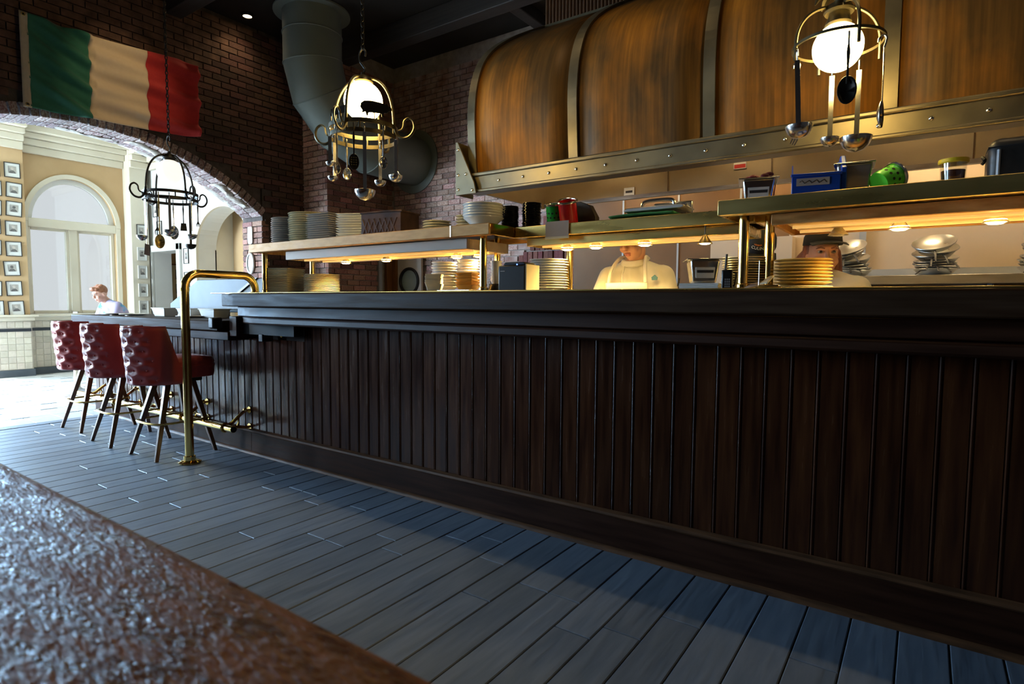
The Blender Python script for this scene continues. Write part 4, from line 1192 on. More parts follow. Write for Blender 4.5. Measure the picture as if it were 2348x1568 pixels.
# ---------------------------------------------------------------- utensil chandeliers
def scroll(mb, a, r0, r=.010):
    pts = []
    c, s_ = math.cos(a), math.sin(a)
    prof = [(r0, .03), (r0 + .012, -.03), (r0 + .05, -.068), (r0 + .10, -.062), (r0 + .132, -.02), (r0 + .125, .025), (r0 + .095, .045), (r0 + .068, .03), (r0 + .062, 0), (r0 + .05, -.018), (r0 + .028, -.022)]
    for d, z in catm(prof, 4): pts.append((c * d, s_ * d, z))
    n = len(pts); mb.tube(pts, [r * (1 - .45 * i / n) for i in range(n)], 6)
def chandelier(label, loc, r, globe, gz, gr, m, a0, rib, nscr=4, rings=((0, .012), (-.055, .012)), leaf=False, pig=False, ztop=.30):
    t = thing('chandelier', label, 'chandelier', loc)
    for z, w in rings:
        mb = MB(); mb.lathe([(r - .004, z - w), (r + .004, z - w), (r + .004, z + w), (r - .004, z + w), (r - .004, z - w)], 56); mb.build('ring', m, t)
    for k in range(8):
        if len(rings) < 2: break
        a = a0 + PI / 8 + k * PI / 4; MB().cyl((r * math.cos(a), r * math.sin(a), -.055), (r * math.cos(a), r * math.sin(a), 0), .006, n=6).build('ring_strut', m, t)
    for k in range(4):
        a = a0 + k * PI / 2
        pts = []
        for j in range(19):
            q = PI / 2 * j / 18
            pts.append((r * math.cos(q) ** .8 * math.cos(a) if j < 18 else 0, r * math.cos(q) ** .8 * math.sin(a) if j < 18 else 0, ztop * math.sin(q) ** .85))
        mb = MB(); mb.tube([(r * math.cos(a), r * math.sin(a), -.06)] + pts, rib, 8); mb.build('arched_rib', m, t)
    for k in range(nscr):
        mb = MB(); scroll(mb, a0 + k * 2 * PI / nscr, r); mb.build('scroll', m, t)
    MB().lathe([(.055, ztop - .03), (.06, ztop - .022), (.045, ztop + .005), (.015, ztop + .02), (.012, ztop + .035)], 20).build('cap', m, t)
    if leaf:
        for k in range(8):
            a = k * PI / 4 + .2
            mb = MB()
            pts = [(.008 + d * math.cos(a), d * math.sin(a), ztop + z) for d, z in ((0, .0), (.03, .055), (.06, .07), (.085, .05), (.10, .02))]
            mb.tube(pts, [.012, .02, .022, .016, .004], 6, flat=(1, 1, .35)); mb.build('leaf', m, t)
            pts = [(d * math.cos(a), d * math.sin(a), ztop + z) for d, z in ((.005, .06), (.02, .11), (.045, .14), (.06, .15))]
            mb = MB(); mb.tube(pts, [.008, .014, .012, .003], 6, flat=(1, 1, .5)); mb.build('leaf', m, t)
    # S hook and chain to the ceiling
    mb = MB()
    hk = [(0, 0, ztop + .03), (.018, 0, ztop + .05), (.0, 0, ztop + .075), (-.028, 0, ztop + .11), (-.03, 0, ztop + .15), (0, 0, ztop + .175), (.025, 0, ztop + .15), (.02, 0, ztop + .125)]
    mb.tube(catm(hk, 4), .006, 6); mb.build('hook', 'iron', t)
    mb = MB(); z = ztop + .17; k = 0
    while z < 4.6 - loc[2] - .03:
        pts = []
        for j in range(12):
            a = 2 * PI * j / 12; dx = .010 * math.cos(a); dz = .021 * math.sin(a)
            pts.append((dx, 0, z + .018 + dz) if k % 2 else (0, dx, z + .018 + dz))
        mb.tube(pts, .0042, 5, closed=True); z += .033; k += 1
    mb.build('chain', 'iron', t)
    MB().lathe([(.001, 4.6 - loc[2] - .05), (.05, 4.6 - loc[2] - .035), (.06, 4.6 - loc[2])], 16).build('ceiling_rose', 'iron', t)
    MB().ell((0, 0, gz), gr, 28, 18).build('globe', globe, t)
    MB().lathe([(.045, gz + gr * .9), (.05, gz + gr * .9 + .01), (.03, ztop)], 18).build('globe_holder', m, t)
    if pig:
        out = [(-.062, .012), (-.060, .030), (-.045, .042), (-.01, .044), (.03, .038), (.052, .030), (.058, .036), (.062, .026), (.078, .018), (.080, .006), (.066, .002), (.058, -.006), (.044, -.008), (.040, -.026), (.034, -.026), (.032, -.010), (-.020, -.008), (-.026, -.010), (-.028, -.024), (-.034, -.024), (-.040, -.006), (-.056, -.012), (-.052, -.002)]
        d = Vector((loc[0], loc[1], 0)).normalized(); rt = Vector((d.y, -d.x, 0))
        c = rt * .06 - d * (r - .012) + Vector((0, 0, .058))
        mb = MB(); mb.prism(out, lambda a, b: tuple(c + rt * a * 1.25 + Vector((0, 0, b * 1.25)) - d * .003), lambda a, b: tuple(c + rt * a * 1.25 + Vector((0, 0, b * 1.25)) + d * .003))
        mb.cyl(tuple(c + Vector((0, 0, -.06))), tuple(c + Vector((0, 0, 0))), .003, n=6)
        mb.build('pig_figure', 'iron', t)
        c2 = -rt * r * .93 - d * r * .3
        mb = MB(); q = []
        for z in (-.02, .085):
            for e in (0, 1):
                for s_ in (0, .085):
                    pass
        p0 = c2; p1 = c2 + rt * .085 - d * .05
        mb.hexa([tuple(p0 + Vector((0, 0, .045))), tuple(p1 + Vector((0, 0, .062))), tuple(p1 + d * .006 + Vector((0, 0, .062))), tuple(p0 + d * .006 + Vector((0, 0, .045))),
                 tuple(p0 + Vector((0, 0, .085))), tuple(p1 + Vector((0, 0, .105))), tuple(p1 + d * .006 + Vector((0, 0, .105))), tuple(p0 + d * .006 + Vector((0, 0, .085)))])
        for k in range(4):
            p = p0 + (p1 - p0) * (k / 3); mb.cyl(tuple(p + Vector((0, 0, -.01))), tuple(p + Vector((0, 0, .06))), .004, n=6)
        mb.build('side_bracket', 'iron', t)
    return t
LAMPS = {'mid': ((-2.83, 2.45, 2.24), .20), 'left': ((-5.58, 2.60, 2.15), .217), 'right': ((-.353, 2.90, 2.30), .174)}
chandelier('iron chandelier with pig figure hanging in the middle', LAMPS['mid'][0], .20, 'globe_glow', .165, .115, 'iron_brass', .35, .008, pig=True)
chandelier('iron chandelier hanging in front of the arch', LAMPS['left'][0], .217, 'globe_daylit', .20, .105, 'iron', .12, .008, ztop=.34)
chandelier('glowing leaf-topped chandelier in front of the copper hood', LAMPS['right'][0], .174, 'globe_glow', -.01, .098, 'iron_brass', .55, .007, leaf=True, nscr=0, ztop=.16, rings=((0, .006),))

def utensil(kind, label, lamp, s, back, ln, r, m='steel', dz=-.05, lean=0.0, yaw=0.0):
    loc, R_ = LAMPS[lamp]
    d = Vector((loc[0], loc[1], 0)).normalized(); rt = Vector((d.y, -d.x, 0))
    f = math.sqrt(max(0, 1 - s * s)) * (1 if back else -1)
    p = Vector(loc) + (rt * s + d * f) * R_ + Vector((0, 0, dz))
    nm = {'ladle': 'ladle', 'spoon': 'spoon', 'slotted': 'slotted_spoon', 'fork': 'serving_fork', 'strainer': 'strainer', 'spatula': 'spatula', 'whisk': 'whisk'}[kind]
    t = thing(nm, label, nm.replace('_', ' '), p, math.atan2(rt.y, rt.x) + yaw, 'kitchen utensils hanging from the chandeliers')
    t.rotation_euler[1] = lean
    mb = MB()
    hook = [(0, .012, .006), (0, .010, .022), (0, -.006, .030), (0, -.016, .018), (0, -.014, 0), (0, -.008, -.02)]
    mb.tube(catm(hook, 3), .004, 6)
    w = .010 if kind == 'ladle' else .007
    L1 = ln - r * (1.0 if kind == 'ladle' else 1.6)
    if kind == 'ladle':
        mb.hexa([(-w, -.012, -L1), (w, -.012, -L1), (w, -.008, -L1), (-w, -.008, -L1), (-w, -.012, -.02), (w, -.012, -.02), (w, -.008, -.02), (-w, -.008, -.02)])
    else:
        mb.tube([(0, -.008, -.02), (0, -.009, -.05), (0, -.010, -L1 * .6), (0, -.010, -L1)], [.004, w, .004, .005], 8, flat=(1, .5, 1))
    mb.build('handle', m, t)
    mb = MB()
    if kind in ('ladle', 'strainer'):
        prof = [(.001, -r), (r * .5, -r * .87), (r * .8, -r * .6), (r * .96, -r * .25), (r, 0), (r * .97, .001), (r * .92, -r * .24), (r * .76, -r * .58), (r * .46, -r * .83), (.001, -r * .95)]
        mb.lathe(prof, 24, (0, -.010 + r * .95, -ln + r))
    elif kind in ('spoon', 'slotted'):
        def sp(u, v):
            a = 2 * PI * u; q = v
            x = r * .72 * q * math.cos(a); z = r * 1.15 * q * math.sin(a)
            return (x, -.010 + .35 * r * (1 - q * q), -ln + r * 1.1 + z)
        mb.grid(sp, 20, 5)
    elif kind == 'fork':
        mb.hexa([(-r * .6, -.012, -ln + r), (r * .6, -.012, -ln + r), (r * .6, -.008, -ln + r), (-r * .6, -.008, -ln + r), (-.006, -.012, -L1 + .01), (.006, -.012, -L1 + .01), (.006, -.008, -L1 + .01), (-.006, -.008, -L1 + .01)])
        for k in (-1, 0, 1): mb.tube([(k * r * .5, -.010, -ln + r + .005), (k * r * .55, -.006, -ln + r * .5), (k * r * .5, .004, -ln)], [.004, .0035, .002], 6)
    elif kind == 'spatula':
        mb.hexa([(-r * .8, -.012, -ln), (r * .8, -.012, -ln), (r * .8, -.009, -ln), (-r * .8, -.009, -ln), (-r * .6, -.012, -ln + 2 * r), (r * .6, -.012, -ln + 2 * r), (r * .6, -.009, -ln + 2 * r), (-r * .6, -.009, -ln + 2 * r)])
    elif kind == 'whisk':
        for k in range(4):
            a = PI * k / 4
            pts = [(math.cos(a) * w_, math.sin(a) * w_ - .01, z_) for w_, z_ in ((.003, -L1), (r * .7, -ln + r), (r * .5, -ln + .2 * r), (0, -ln), (-r * .5, -ln + .2 * r), (-r * .7, -ln + r), (-.003, -L1))]
            mb.tube(catm(pts, 4), .002, 5)
    b = mb.build('bowl' if kind in ('ladle', 'spoon', 'slotted', 'strainer') else 'head', m, t, smooth=50, solid=.0025 if kind in ('spoon', 'slotted') else 0)
    if kind == 'slotted':
        mb = MB()
        for ix in range(-1, 2):
            for iz in range(-1, 3): mb.cyl((ix * r * .3, -.016, -ln + r * 1.0 + iz * r * .33), (ix * r * .3, -.010 + .35 * r, -ln + r * 1.0 + iz * r * .33), r * .09, n=8)
        mb.build('holes', 'brass', b)
    return t
U = utensil
U('ladle', 'largest steel ladle hanging lowest from the middle chandelier', 'mid', .02, False, .40, .060)
U('ladle', 'small dark ladle at the left of the middle chandelier', 'mid', -.97, False, .19, .028)
U('ladle', 'shiny little ladle lowest at left of the middle chandelier', 'mid', -.90, True, .25, .030, yaw=.5)
U('spoon', 'narrow spoon with twisted handle on the middle chandelier', 'mid', -.78, False, .25, .030, yaw=.5)
U('spoon', 'broad serving spoon left of the slotted spoon', 'mid', -.52, True, .225, .034)
U('slotted', 'dark slotted spoon with rows of holes on middle chandelier', 'mid', -.28, False, .235, .040, 'iron')
U('spoon', 'small oval spoon right of the large middle ladle', 'mid', .55, False, .215, .032)
U('ladle', 'steel ladle behind the oval spoon on middle chandelier', 'mid', .50, True, .25, .038)
U('ladle', 'wide short ladle at the right of the middle chandelier', 'mid', .93, False, .265, .042)
U('whisk', 'thin wire tongs at far right of middle chandelier', 'mid', .99, True, .22, .022)
U('ladle', 'long ladle at the left edge of the arch chandelier', 'left', -.93, False, .385, .045, yaw=2.4)
U('spatula', 'steel spatula tilted at left of the arch chandelier', 'left', -.86, True, .50, .05, yaw=1.1, lean=.1)
U('fork', 'dark serving fork beside the copper handled spoon', 'left', -.52, True, .30, .035, 'iron')
U('spoon', 'round copper-handled spoon hanging low on the arch chandelier', 'left', -.42, False, .45, .052, 'brass_old')
U('ladle', 'wide ladle in the middle of the arch chandelier', 'left', -.05, False, .345, .058)
U('spoon', 'large thin spoon behind the wide ladle near the arch', 'left', .08, True, .33, .055)
U('spatula', 'slotted turner right of centre on the arch chandelier', 'left', .45, True, .25, .035, 'iron')
U('strainer', 'small strainer bowl right on the arch chandelier', 'left', .72, False, .355, .045)
U('ladle', 'dark ladle below the strainer on the arch chandelier', 'left', .70, True, .42, .048, 'iron')
U('fork', 'small fork at the right edge of the arch chandelier', 'left', .98, True, .22, .022, 'iron')
U('ladle', 'left ladle of three below the glowing chandelier', 'right', -.86, False, .335, .055, lean=-.05)
U('ladle', 'smallest ladle of three below the glowing chandelier', 'right', -.10, True, .325, .040)
U('ladle', 'right and largest ladle below the glowing chandelier', 'right', .50, True, .36, .066)
U('spoon', 'dark spoon hanging in front of the glowing globe', 'right', .22, False, .25, .048, 'iron')
U('spoon', 'thin spoon edge-on at the right of the glowing chandelier', 'right', .90, False, .335, .048, yaw=1.3)
U('fork', 'thin fork edge-on at the left of the glowing chandelier', 'right', -.93, True, .33, .04, yaw=1.2)

# ---------------------------------------------------------------- plates and bowls
def plate_mesh(r, h, m, foot=.6, n=28):
    return MB().lathe([(r * foot, 0), (r * foot, h * .25), (r * .72, h * .45), (r, h), (r * .985, h + .003), (r * .70, h * .45 + .004), (.001, h * .35)], n).mesh('plate', m, 40)
def sq_mesh(r, h, m):
    def ring(w, z, c):
        P = []
        for sx, sy, a0 in ((1, 1, 0), (-1, 1, PI / 2), (-1, -1, PI), (1, -1, 1.5 * PI)):
            for k in range(4):
                a = a0 + PI / 2 * k / 3; P.append((sx * (w - c) + c * math.cos(a), sy * (w - c) + c * math.sin(a), z))
        return P
    L = [ring(r * .75, 0, r * .08), ring(r * .78, h * .3, r * .08), ring(r, h, r * .06), ring(r * .985, h + .003, r * .06), ring(r * .72, h * .45, r * .06)]
    vs = sum(L, []); n = 16; fs = []
    for j in range(len(L) - 1):
        for i in range(n): fs.append((j * n + i, j * n + (i + 1) % n, (j + 1) * n + (i + 1) % n, (j + 1) * n + i))
    fs += [tuple(range(n))[::-1], tuple(range(4 * n, 5 * n))]
    return MB().add(vs, fs).mesh('plate', m, 40)
def bowl_mesh(r, h, m, n=28):
    return MB().lathe([(r * .42, 0), (r * .45, h * .05), (r * .62, h * .35), (r * .86, h * .78), (r, h), (r * .985, h + .004), (r * .84, h * .80), (r * .58, h * .40), (.001, h * .2)], n).mesh('bowl', m, 40)
def stack(name, me, x, y, z0, n, dz, desc, where, cat, rz=0.0, jit=.003, rzj=.03):
    for i in range(n):
        o = put(name, me, None, (x + random.uniform(-jit, jit), y + random.uniform(-jit, jit), z0 + i * dz))
        o.rotation_euler = (0, 0, rz + random.uniform(-rzj, rzj))
        tag(o, f'{desc}, {nth(i, n)} {where}', cat, f'{cat}s {where}')
ZS, ZC = 1.637, 1.2585
stack('round_plate', plate_mesh(.148, .020, 'plate_grey'), -4.215, 2.88, ZS, 13, .0165, 'grey round plate', 'in leftmost shelf stack', 'plate')
stack('round_plate', plate_mesh(.160, .020, 'plate_cream'), -3.935, 2.86, ZS, 14, .0163, 'cream round plate', 'in second shelf stack', 'plate')
stack('square_plate', sq_mesh(.118, .018, 'plate_grey'), -3.665, 2.83, ZS, 13, .0152, 'dark square plate', 'in squared-up shelf stack', 'plate', rz=.12)
stack('square_plate', sq_mesh(.108, .020, 'plate_white'), -3.36, 2.83, ZS, 10, .0172, 'glossy square plate', 'in stack beside woven basket', 'plate', rz=.50)
stack('small_plate', plate_mesh(.095, .014, 'plate_cream'), -2.62, 2.87, ZS, 5, .0165, 'small cream plate', 'in low stack right of basket', 'plate')
stack('small_plate', plate_mesh(.062, .014, 'plate_cream'), -2.405, 2.90, ZS, 6, .0180, 'little side plate', 'in stack left of bowls', 'plate')
stack('soup_bowl', bowl_mesh(.122, .062, 'plate_white'), -2.185, 2.80, ZS, 6, .0155, 'wide white bowl', 'on left shelf corner', 'bowl')
stack('black_plate', plate_mesh(.055, .012, 'plate_black', .5), -2.130, 3.00, ZS, 16, .0092, 'small black plate', 'in shorter black stack', 'plate')
stack('black_plate', plate_mesh(.060, .012, 'plate_black', .5), -2.012, 3.065, ZS, 18, .0092, 'small black plate', 'in taller black stack', 'plate')
stack('square_plate', sq_mesh(.120, .014, 'plate_cream'), -4.285, 2.86, ZC, 19, .0104, 'yellow-lit square plate', 'on counter by post', 'plate', rz=.35)
stack('round_plate', plate_mesh(.140, .014, 'plate_cream'), -3.97, 2.99, ZC, 15, .0098, 'yellow-lit round plate', 'in counter stack left', 'plate')
stack('side_bowl', bowl_mesh(.085, .04, 'plate_white'), -2.60, 2.92, ZC, 10, .0175, 'white side bowl', 'in counter bowl stack', 'bowl')
stack('side_bowl', bowl_mesh(.075, .04, 'plate_white'), -2.43, 2.96, ZC, 11, .0170, 'white round bowl', 'behind orange dishes', 'bowl')
stack('gratin_dish', sq_mesh(.060, .024, 'plate_orange'), -2.32, 2.82, ZC + .02, 5, .019, 'glazed orange dish', 'beside second brass post', 'dish', rz=.2)
stack('paper_tray', sq_mesh(.050, .05, 'paper_cream'), -2.505, 2.72, ZC, 6, .012, 'brown paper tray', 'in leaning counter pile', 'tray', rz=.6, rzj=.06)
stack('round_plate', plate_mesh(.118, .016, 'plate_white'), -1.862, 3.03, ZC, 13, .0150, 'bright white plate', 'in stack beside printer', 'plate')
stack('oval_plate', plate_mesh(.108, .012, 'plate_cream'), -.715, 2.96, ZC, 14, .0113, 'cream plate', 'stacked behind brass post', 'plate')
stack('gold_plate', plate_mesh(.121, .018, 'plate_gold', .8), -.462, 2.95, ZC + .020, 8, .0145, 'thick golden plate', 'on right counter', 'plate')
o = put('gold_plate', plate_mesh(.124, .02, 'plate_cream', .85), None, (-.462, 2.95, ZC)); tag(o, 'wide cream plate under the golden plates', 'plate')
# tray under dishes, cup stack with holder
tr_ = thing('serving_tray', 'flat steel tray under the orange dishes', 'tray', (-2.33, 2.80, ZC))
mb = MB(); mb.box(-.16, .12, -.10, .10, 0, .006); mb.box(-.16, .12, -.10, -.094, .006, .016); mb.box(-.16, .12, .094, .10, .006, .016); mb.build('tray_body', 'steel', tr_, bevel=.002)
CUP = MB().lathe([(.022, 0), (.026, .004), (.034, .028), (.035, .032), (.032, .03), (.024, .008), (.001, .006)], 20).mesh('cup', 'plate_white', 40)
for i in range(7):
    o = put('sauce_cup', CUP, None, (-2.085, 2.80, ZC + .045 + i * .018)); tag(o, f'white sauce cup, {nth(i, 7)} in black holder', 'cup', 'sauce cups in the holder')
hb = thing('cup_holder', 'black curved holder under the white cups', 'holder', (-2.085, 2.80, ZC))
MB().lathe([(.055, 0), (.058, .004), (.042, .04), (.045, .05), (.038, .05), (.034, .012), (.001, .008)], 20).build('holder_body', 'plastic_black', hb)

# woven basket
bk = thing('bread_basket', 'brown woven leather basket on the left shelf', 'basket', (-3.02, 2.84, ZS), .18)
mb = MB(); w, d, h = .165, .105, .16
mb.box(-w, w, -d, -d + .012, 0, h); mb.box(-w, w, d - .012, d, 0, h); mb.box(-w, -w + .012, -d, d, 0, h); mb.box(w - .012, w, -d, d, 0, h); mb.box(-w, w, -d, d, 0, .01)
mb.build('basket_body', 'leather_brown', bk, bevel=.008)
strip = MB()
for k in range(7):
    x0 = -w + .012 + k * .046
    for sg in (-1, 1):
        xa, xb = x0, x0 + .05 * sg
        if abs(xb) > w: continue
        strip = MB(); strip.hexa([(xa - .006, -d - .004, .012), (xa + .006, -d - .004, .012), (xa + .006, -d + .002, .012), (xa - .006, -d + .002, .012), (xb - .006, -d - .004, h - .04), (xb + .006, -d - .004, h - .04), (xb + .006, -d + .002, h - .04), (xb - .006, -d + .002, h - .04)])
        strip.build('weave_strip', 'leather_brown', bk, bevel=.002)
mb = MB(); mb.tube([(-w, -d, h), (w * .3, -d, h + .004), (w, -d, h), (w, d, h), (-w, d, h)], .007, 8, closed=True); mb.build('rim', 'leather_brown', bk)

# perforated cylinders in holder
def cylinder(name, label, loc, m, r, h, tilt, rz, holes):
    t = thing(name, label, 'container', loc, rz); t.rotation_euler[0] = tilt
    MB().lathe([(.001, 0), (r * .93, 0), (r, .01), (r, h), (r * .92, h), (r * .9, .012), (.001, .012)], 26).build('cup_body', m, t)
    mb = MB(); mb.tube([(r * 1.08 * math.cos(2 * PI * k / 26), r * 1.08 * math.sin(2 * PI * k / 26), h) for k in range(26)], .007, 8, closed=True); mb.build('steel_rim', 'steel', t)
    if holes:
        mb = MB()
        for a in range(12):
            for z in (.03, .055, .08):
                if z > h - .01: continue
                q = 2 * PI * a / 12 + (.25 if z == .055 else 0)
                mb.cyl((r * .97 * math.cos(q), r * .97 * math.sin(q), z), (r * 1.01 * math.cos(q), r * 1.01 * math.sin(q), z), .006, n=8)
        mb.build('holes', 'hole_dark', t)
    return t
cylinder('cutlery_cup', 'green perforated cutlery cup leaning on middle shelf', (-1.805, 3.00, ZS + .012), 'plastic_green', .045, .125, .28, .3, True)
cylinder('cutlery_cup', 'red plastic cutlery cup leaning beside the green one', (-1.70, 2.985, ZS + .018), 'plastic_red', .052, .13, .42, .25, False)
cylinder('cutlery_cup', 'lime green perforated cup lying beside the steel pan', (-.175, 2.79, ZS + .046), 'plastic_lime', .047, .085, -1.15, -.75, True)
ch = thing('cup_rack', 'dark metal rack holding the red and green cups', 'rack', (-1.72, 3.10, ZS))
mb = MB(); mb.prism([(-.16, 0), (.14, 0), (.14, .06), (.10, .13), (.04, .155), (-.08, .155), (-.14, .13), (-.16, .1)], lambda a, b: (a, -.02, b), lambda a, b: (a, .03, b)); mb.build('rack_plate', 'iron', ch, bevel=.004)
# green cloth, steel lid and tray on the middle shelf
mb = MB()
def cloth(u, v):
    return ((u - .5) * .36, (v - .5) * .14, .010 + .010 * math.sin(3 * u) * (1 - abs(v - .5)) + .003 * math.sin(40 * v + 6 * u))
t = thing('green_cloth', 'folded green cloth under the steel lid on middle shelf', 'cloth', (-1.245, 3.0, ZS + .016))
mb.grid(cloth, 24, 18); mb.build('cloth_fold', 'cloth_green', t, solid=.008)
t = thing('steel_lid', 'dark steel pan lid lying on the green cloth', 'lid', (-1.19, 3.04, ZS + .050))
mb = MB(); mb.prism([(-.17, .01), (-.16, 0), (.15, 0), (.17, .01), (.15, .022), (-.15, .022)], lambda a, b: (a, -.07, b), lambda a, b: (a, .09, b)); mb.build('lid_plate', 'steel_soft', t, bevel=.004)
mb = MB(); mb.tube(catm([(-.09, 0, .02), (-.085, 0, .05), (-.05, 0, .062), (.05, 0, .062), (.085, 0, .05), (.09, 0, .02)], 4), .010, 10); mb.build('handle', 'steel', t)
t = thing('steam_pan', 'steel pan standing on edge behind the lid', 'pan', (-1.14, 3.16, ZS))
mb = MB(); mb.box(-.12, .10, -.012, .012, 0, .115); mb.build('pan_body', 'steel', t, bevel=.01)
mb = MB(); mb.tube([(-.09, -.014, .02), (.07, -.014, .02), (.07, -.014, .095), (-.09, -.014, .095)], .004, 6, closed=True); mb.build('pressed_line', 'steel_soft', t)
# note clipped on the shelf edge
t = thing('paper_note', 'blank grey note hanging on the middle shelf edge', 'note', (-1.705, 2.858, 1.60))
MB().box(-.075, .075, -.003, 0, -.030, .055).build('sheet', 'paper_grey', t)
MB().box(-.077, .077, -.005, 0, -.042, -.030).build('fold', 'paper_cream', t)

# ticket printer
t = thing('ticket_printer', 'black ticket printer on the counter', 'printer', (-1.880, 2.735, ZC), .08)
MB().box(-.085, .085, -.08, .08, 0, .145).build('printer_case', 'plastic_black', t, bevel=.006)
mb = MB(); mb.prism([(-.075, .148), (.075, .148), (.06, .165), (-.06, .165)], lambda a, b: (a, -.05, b), lambda a, b: (a, .07, b)); mb.build('printer_lid', 'plastic_black', t, bevel=.004)
MB().box(.086, .092, -.075, .075, .0, .15).build('side_paper', 'paper_cream', t)
MB().ell((.03, -.07, .150), .004, 8, 6).build('status_light', 'led_blue', t)
MB().box(-.07, -.04, -.083, -.08, .112, .116).build('print_mark', 'paper_grey', t)

# small steel pan, napkins, spindle
def sixth_pan(label, loc, rz, fill):
    t = thing('steam_table_pan', label, 'pan', loc, rz)
    mb = MB()
    mb.hexa([(-.052, -.058, 0), (.052, -.058, 0), (.052, .058, 0), (-.052, .058, 0), (-.066, -.076, .105), (.066, -.076, .105), (.066, .076, .105), (-.066, .076, .105)])
    mb.build('pan_body', 'steel', t, bevel=.008)
    mb = MB(); mb.box(-.082, .082, -.092, .092, .105, .110); mb.build('pan_rim', 'steel', t, bevel=.002)
    s_ = MB().hexa([(-.040, -.0695, .022), (.040, -.0695, .022), (.040, -.066, .022), (-.040, -.066, .022), (-.043, -.0775, .070), (.043, -.0775, .070), (.043, -.074, .070), (-.043, -.074, .070)]).build('label_sheet', 'paper_white', t)
    mb = MB(); mb.hexa([(-.036, -.0755, .046), (.036, -.0755, .046), (.036, -.073, .046), (-.036, -.073, .046), (-.037, -.0775, .058), (.037, -.0775, .058), (.037, -.075, .058), (-.037, -.075, .058)]); mb.build('label_text', 'ink', s_)
    if fill:
        mb = MB()
        for k in range(16):
            a = random.uniform(0, 2 * PI); q = random.uniform(0, .06)
            mb.ell((q * math.cos(a), q * math.sin(a), .120 + .012 * random.random()), (.018, .012, .011), 8, 6)
        f_ = mb.build('dried_chillies', 'chili', t); f_['kind'] = 'stuff'
        mb = MB(); mb.hexa([(.060, -.045, .03), (.064, -.045, .03), (.064, .03, .03), (.060, .03, .03), (.068, -.045, .085), (.071, -.045, .085), (.071, .03, .085), (.068, .03, .085)]); mb.build('orange_label', 'label_orange', t)
    return t
sixth_pan('open steel pan on folded napkins', (-.865, 2.79, ZC + .037), .45, False)
sixth_pan('labelled steel pan filled with dried chillies on right shelf', (-.635, 2.81, ZS), .25, True)
NAP = MB().box(-.088, .088, -.06, .06, 0, .008).mesh('napkin', 'paper_white', None)
for i in range(4):
    o = put('napkin', NAP, None, (-.865, 2.77, ZC + .0005 + i * .0088)); o.rotation_euler = (0, 0, .1 + random.uniform(-.06, .06)); tag(o, f'folded pale napkin, {nth(i, 4)} under steel pan', 'napkin', 'napkins under the steel pan')
# two-way radio
t = thing('two_way_radio', 'black two-way radio standing beside the brass post', 'radio', (-.705, 2.615, ZC), .25)
MB().box(-.023, .023, -.016, .016, 0, .088).build('radio_body', 'plastic_black', t, bevel=.007)
MB().cyl((-.008, .004, .085), (-.004, .004, .155), .006, .005, n=10).build('antenna', 'plastic_black', t)
mb = MB(); mb.tube(catm([(.023, 0, .075), (.036, 0, .07), (.034, 0, .04), (.030, 0, .02), (.023, 0, .02)], 4), .004, 6); mb.build('belt_clip', 'plastic_black', t)
mb = MB(); mb.cyl((0, -.0165, .065), (0, -.019, .065), .014, n=18); mb.build('speaker', 'rubber', t)
mb = MB(); [mb.box(-.010 + c * .008, -.004 + c * .008, -.019, -.0165, .012 + r * .010, .019 + r * .010) for c in range(3) for r in range(4)]; mb.build('keys', 'steel_grey', t)
# ticket spindle with paper slips
t = thing('ticket_spindle', 'upright ticket spindle beside the golden plates', 'spindle', (-.585, 2.66, ZC))
MB().lathe([(.03, 0), (.03, .006), (.004, .01)], 18).build('base', 'brass', t)
MB().cyl((0, 0, .006), (0, 0, .125), .0028, .002, n=8).build('spike', 'steel', t)
for k, (lab, dx, rz, h) in enumerate((('crumpled grey paper slip beside the spindle', -.035, .5, .032), ('curled tan paper slip behind the spindle', -.005, -.4, .06))):
    t = thing('paper_slip', lab, 'paper', (-.585 + dx, 2.70 + .03 * k, ZC), rz)
    mb = MB(); mb.grid(lambda u, v: ((u - .5) * .09, (v - .5) * .05, .004 + h * math.sin(PI * u * .55) * (.4 + .6 * v)), 10, 4); mb.build('slip', 'paper_grey' if k == 0 else 'paper_cream', t, solid=.002)
t = thing('metal_clip', 'low brass clip tray in front of the golden plates', 'tray', (-.535, 2.62, ZC))
mb = MB(); mb.box(-.05, .05, -.02, .02, 0, .012); mb.cyl((-.04, -.02, .016), (.04, -.02, .016), .005, n=8); mb.build('clip_body', 'brass', t, bevel=.003)

# right shelf: blue bin, steel pan, jar, case
t = thing('blue_bin', 'blue plastic stacking bin with scribbled label', 'bin', (-.405, 2.80, ZS), .18)
mb = MB(); w, d = .09, .08
mb.box(-w, w, -d, d, 0, .008); mb.box(-w, w, -d, -d + .006, 0, .098)
mb.box(-w, w, d - .006, d, 0, .13)
for sx in (-1, 1):
    x0 = sx * w; x1 = x0 - sx * .006
    mb.prism([(-d, 0), (d, 0), (d, .165), (d * .6, .165), (-d * .55, .105), (-d, .10)], lambda a, b: (x0, a, b), lambda a, b: (x1, a, b))
mb.build('bin_shell', 'plastic_blue', t, bevel=.003)
MB().box(-w - .004, w + .004, -d - .006, -d + .004, .090, .102).build('front_lip', 'plastic_blue', t, bevel=.003)
s_ = MB().box(-.072, .05, -d - .004, -d, .052, .082).build('label_strip', 'paper_grey', t)
mb = MB(); mb.tube([(-.06 + k * .009, -d - .005, .067 + .007 * math.sin(k * 2.1)) for k in range(12)], .0015, 5); mb.build('handwriting', 'ink', s_)
mb = MB(); mb.prism([(-.06, 0), (.08, 0), (.08, .185), (.03, .185), (-.06, .12)], lambda a, b: (w + .002, a, b), lambda a, b: (w + .022, a, b)); mb.build('bin_end', 'plastic_blue', t, bevel=.004)
t = thing('steam_table_pan', 'deep steel pan between blue bin and lime cup', 'pan', (-.268, 2.86, ZS), .1)
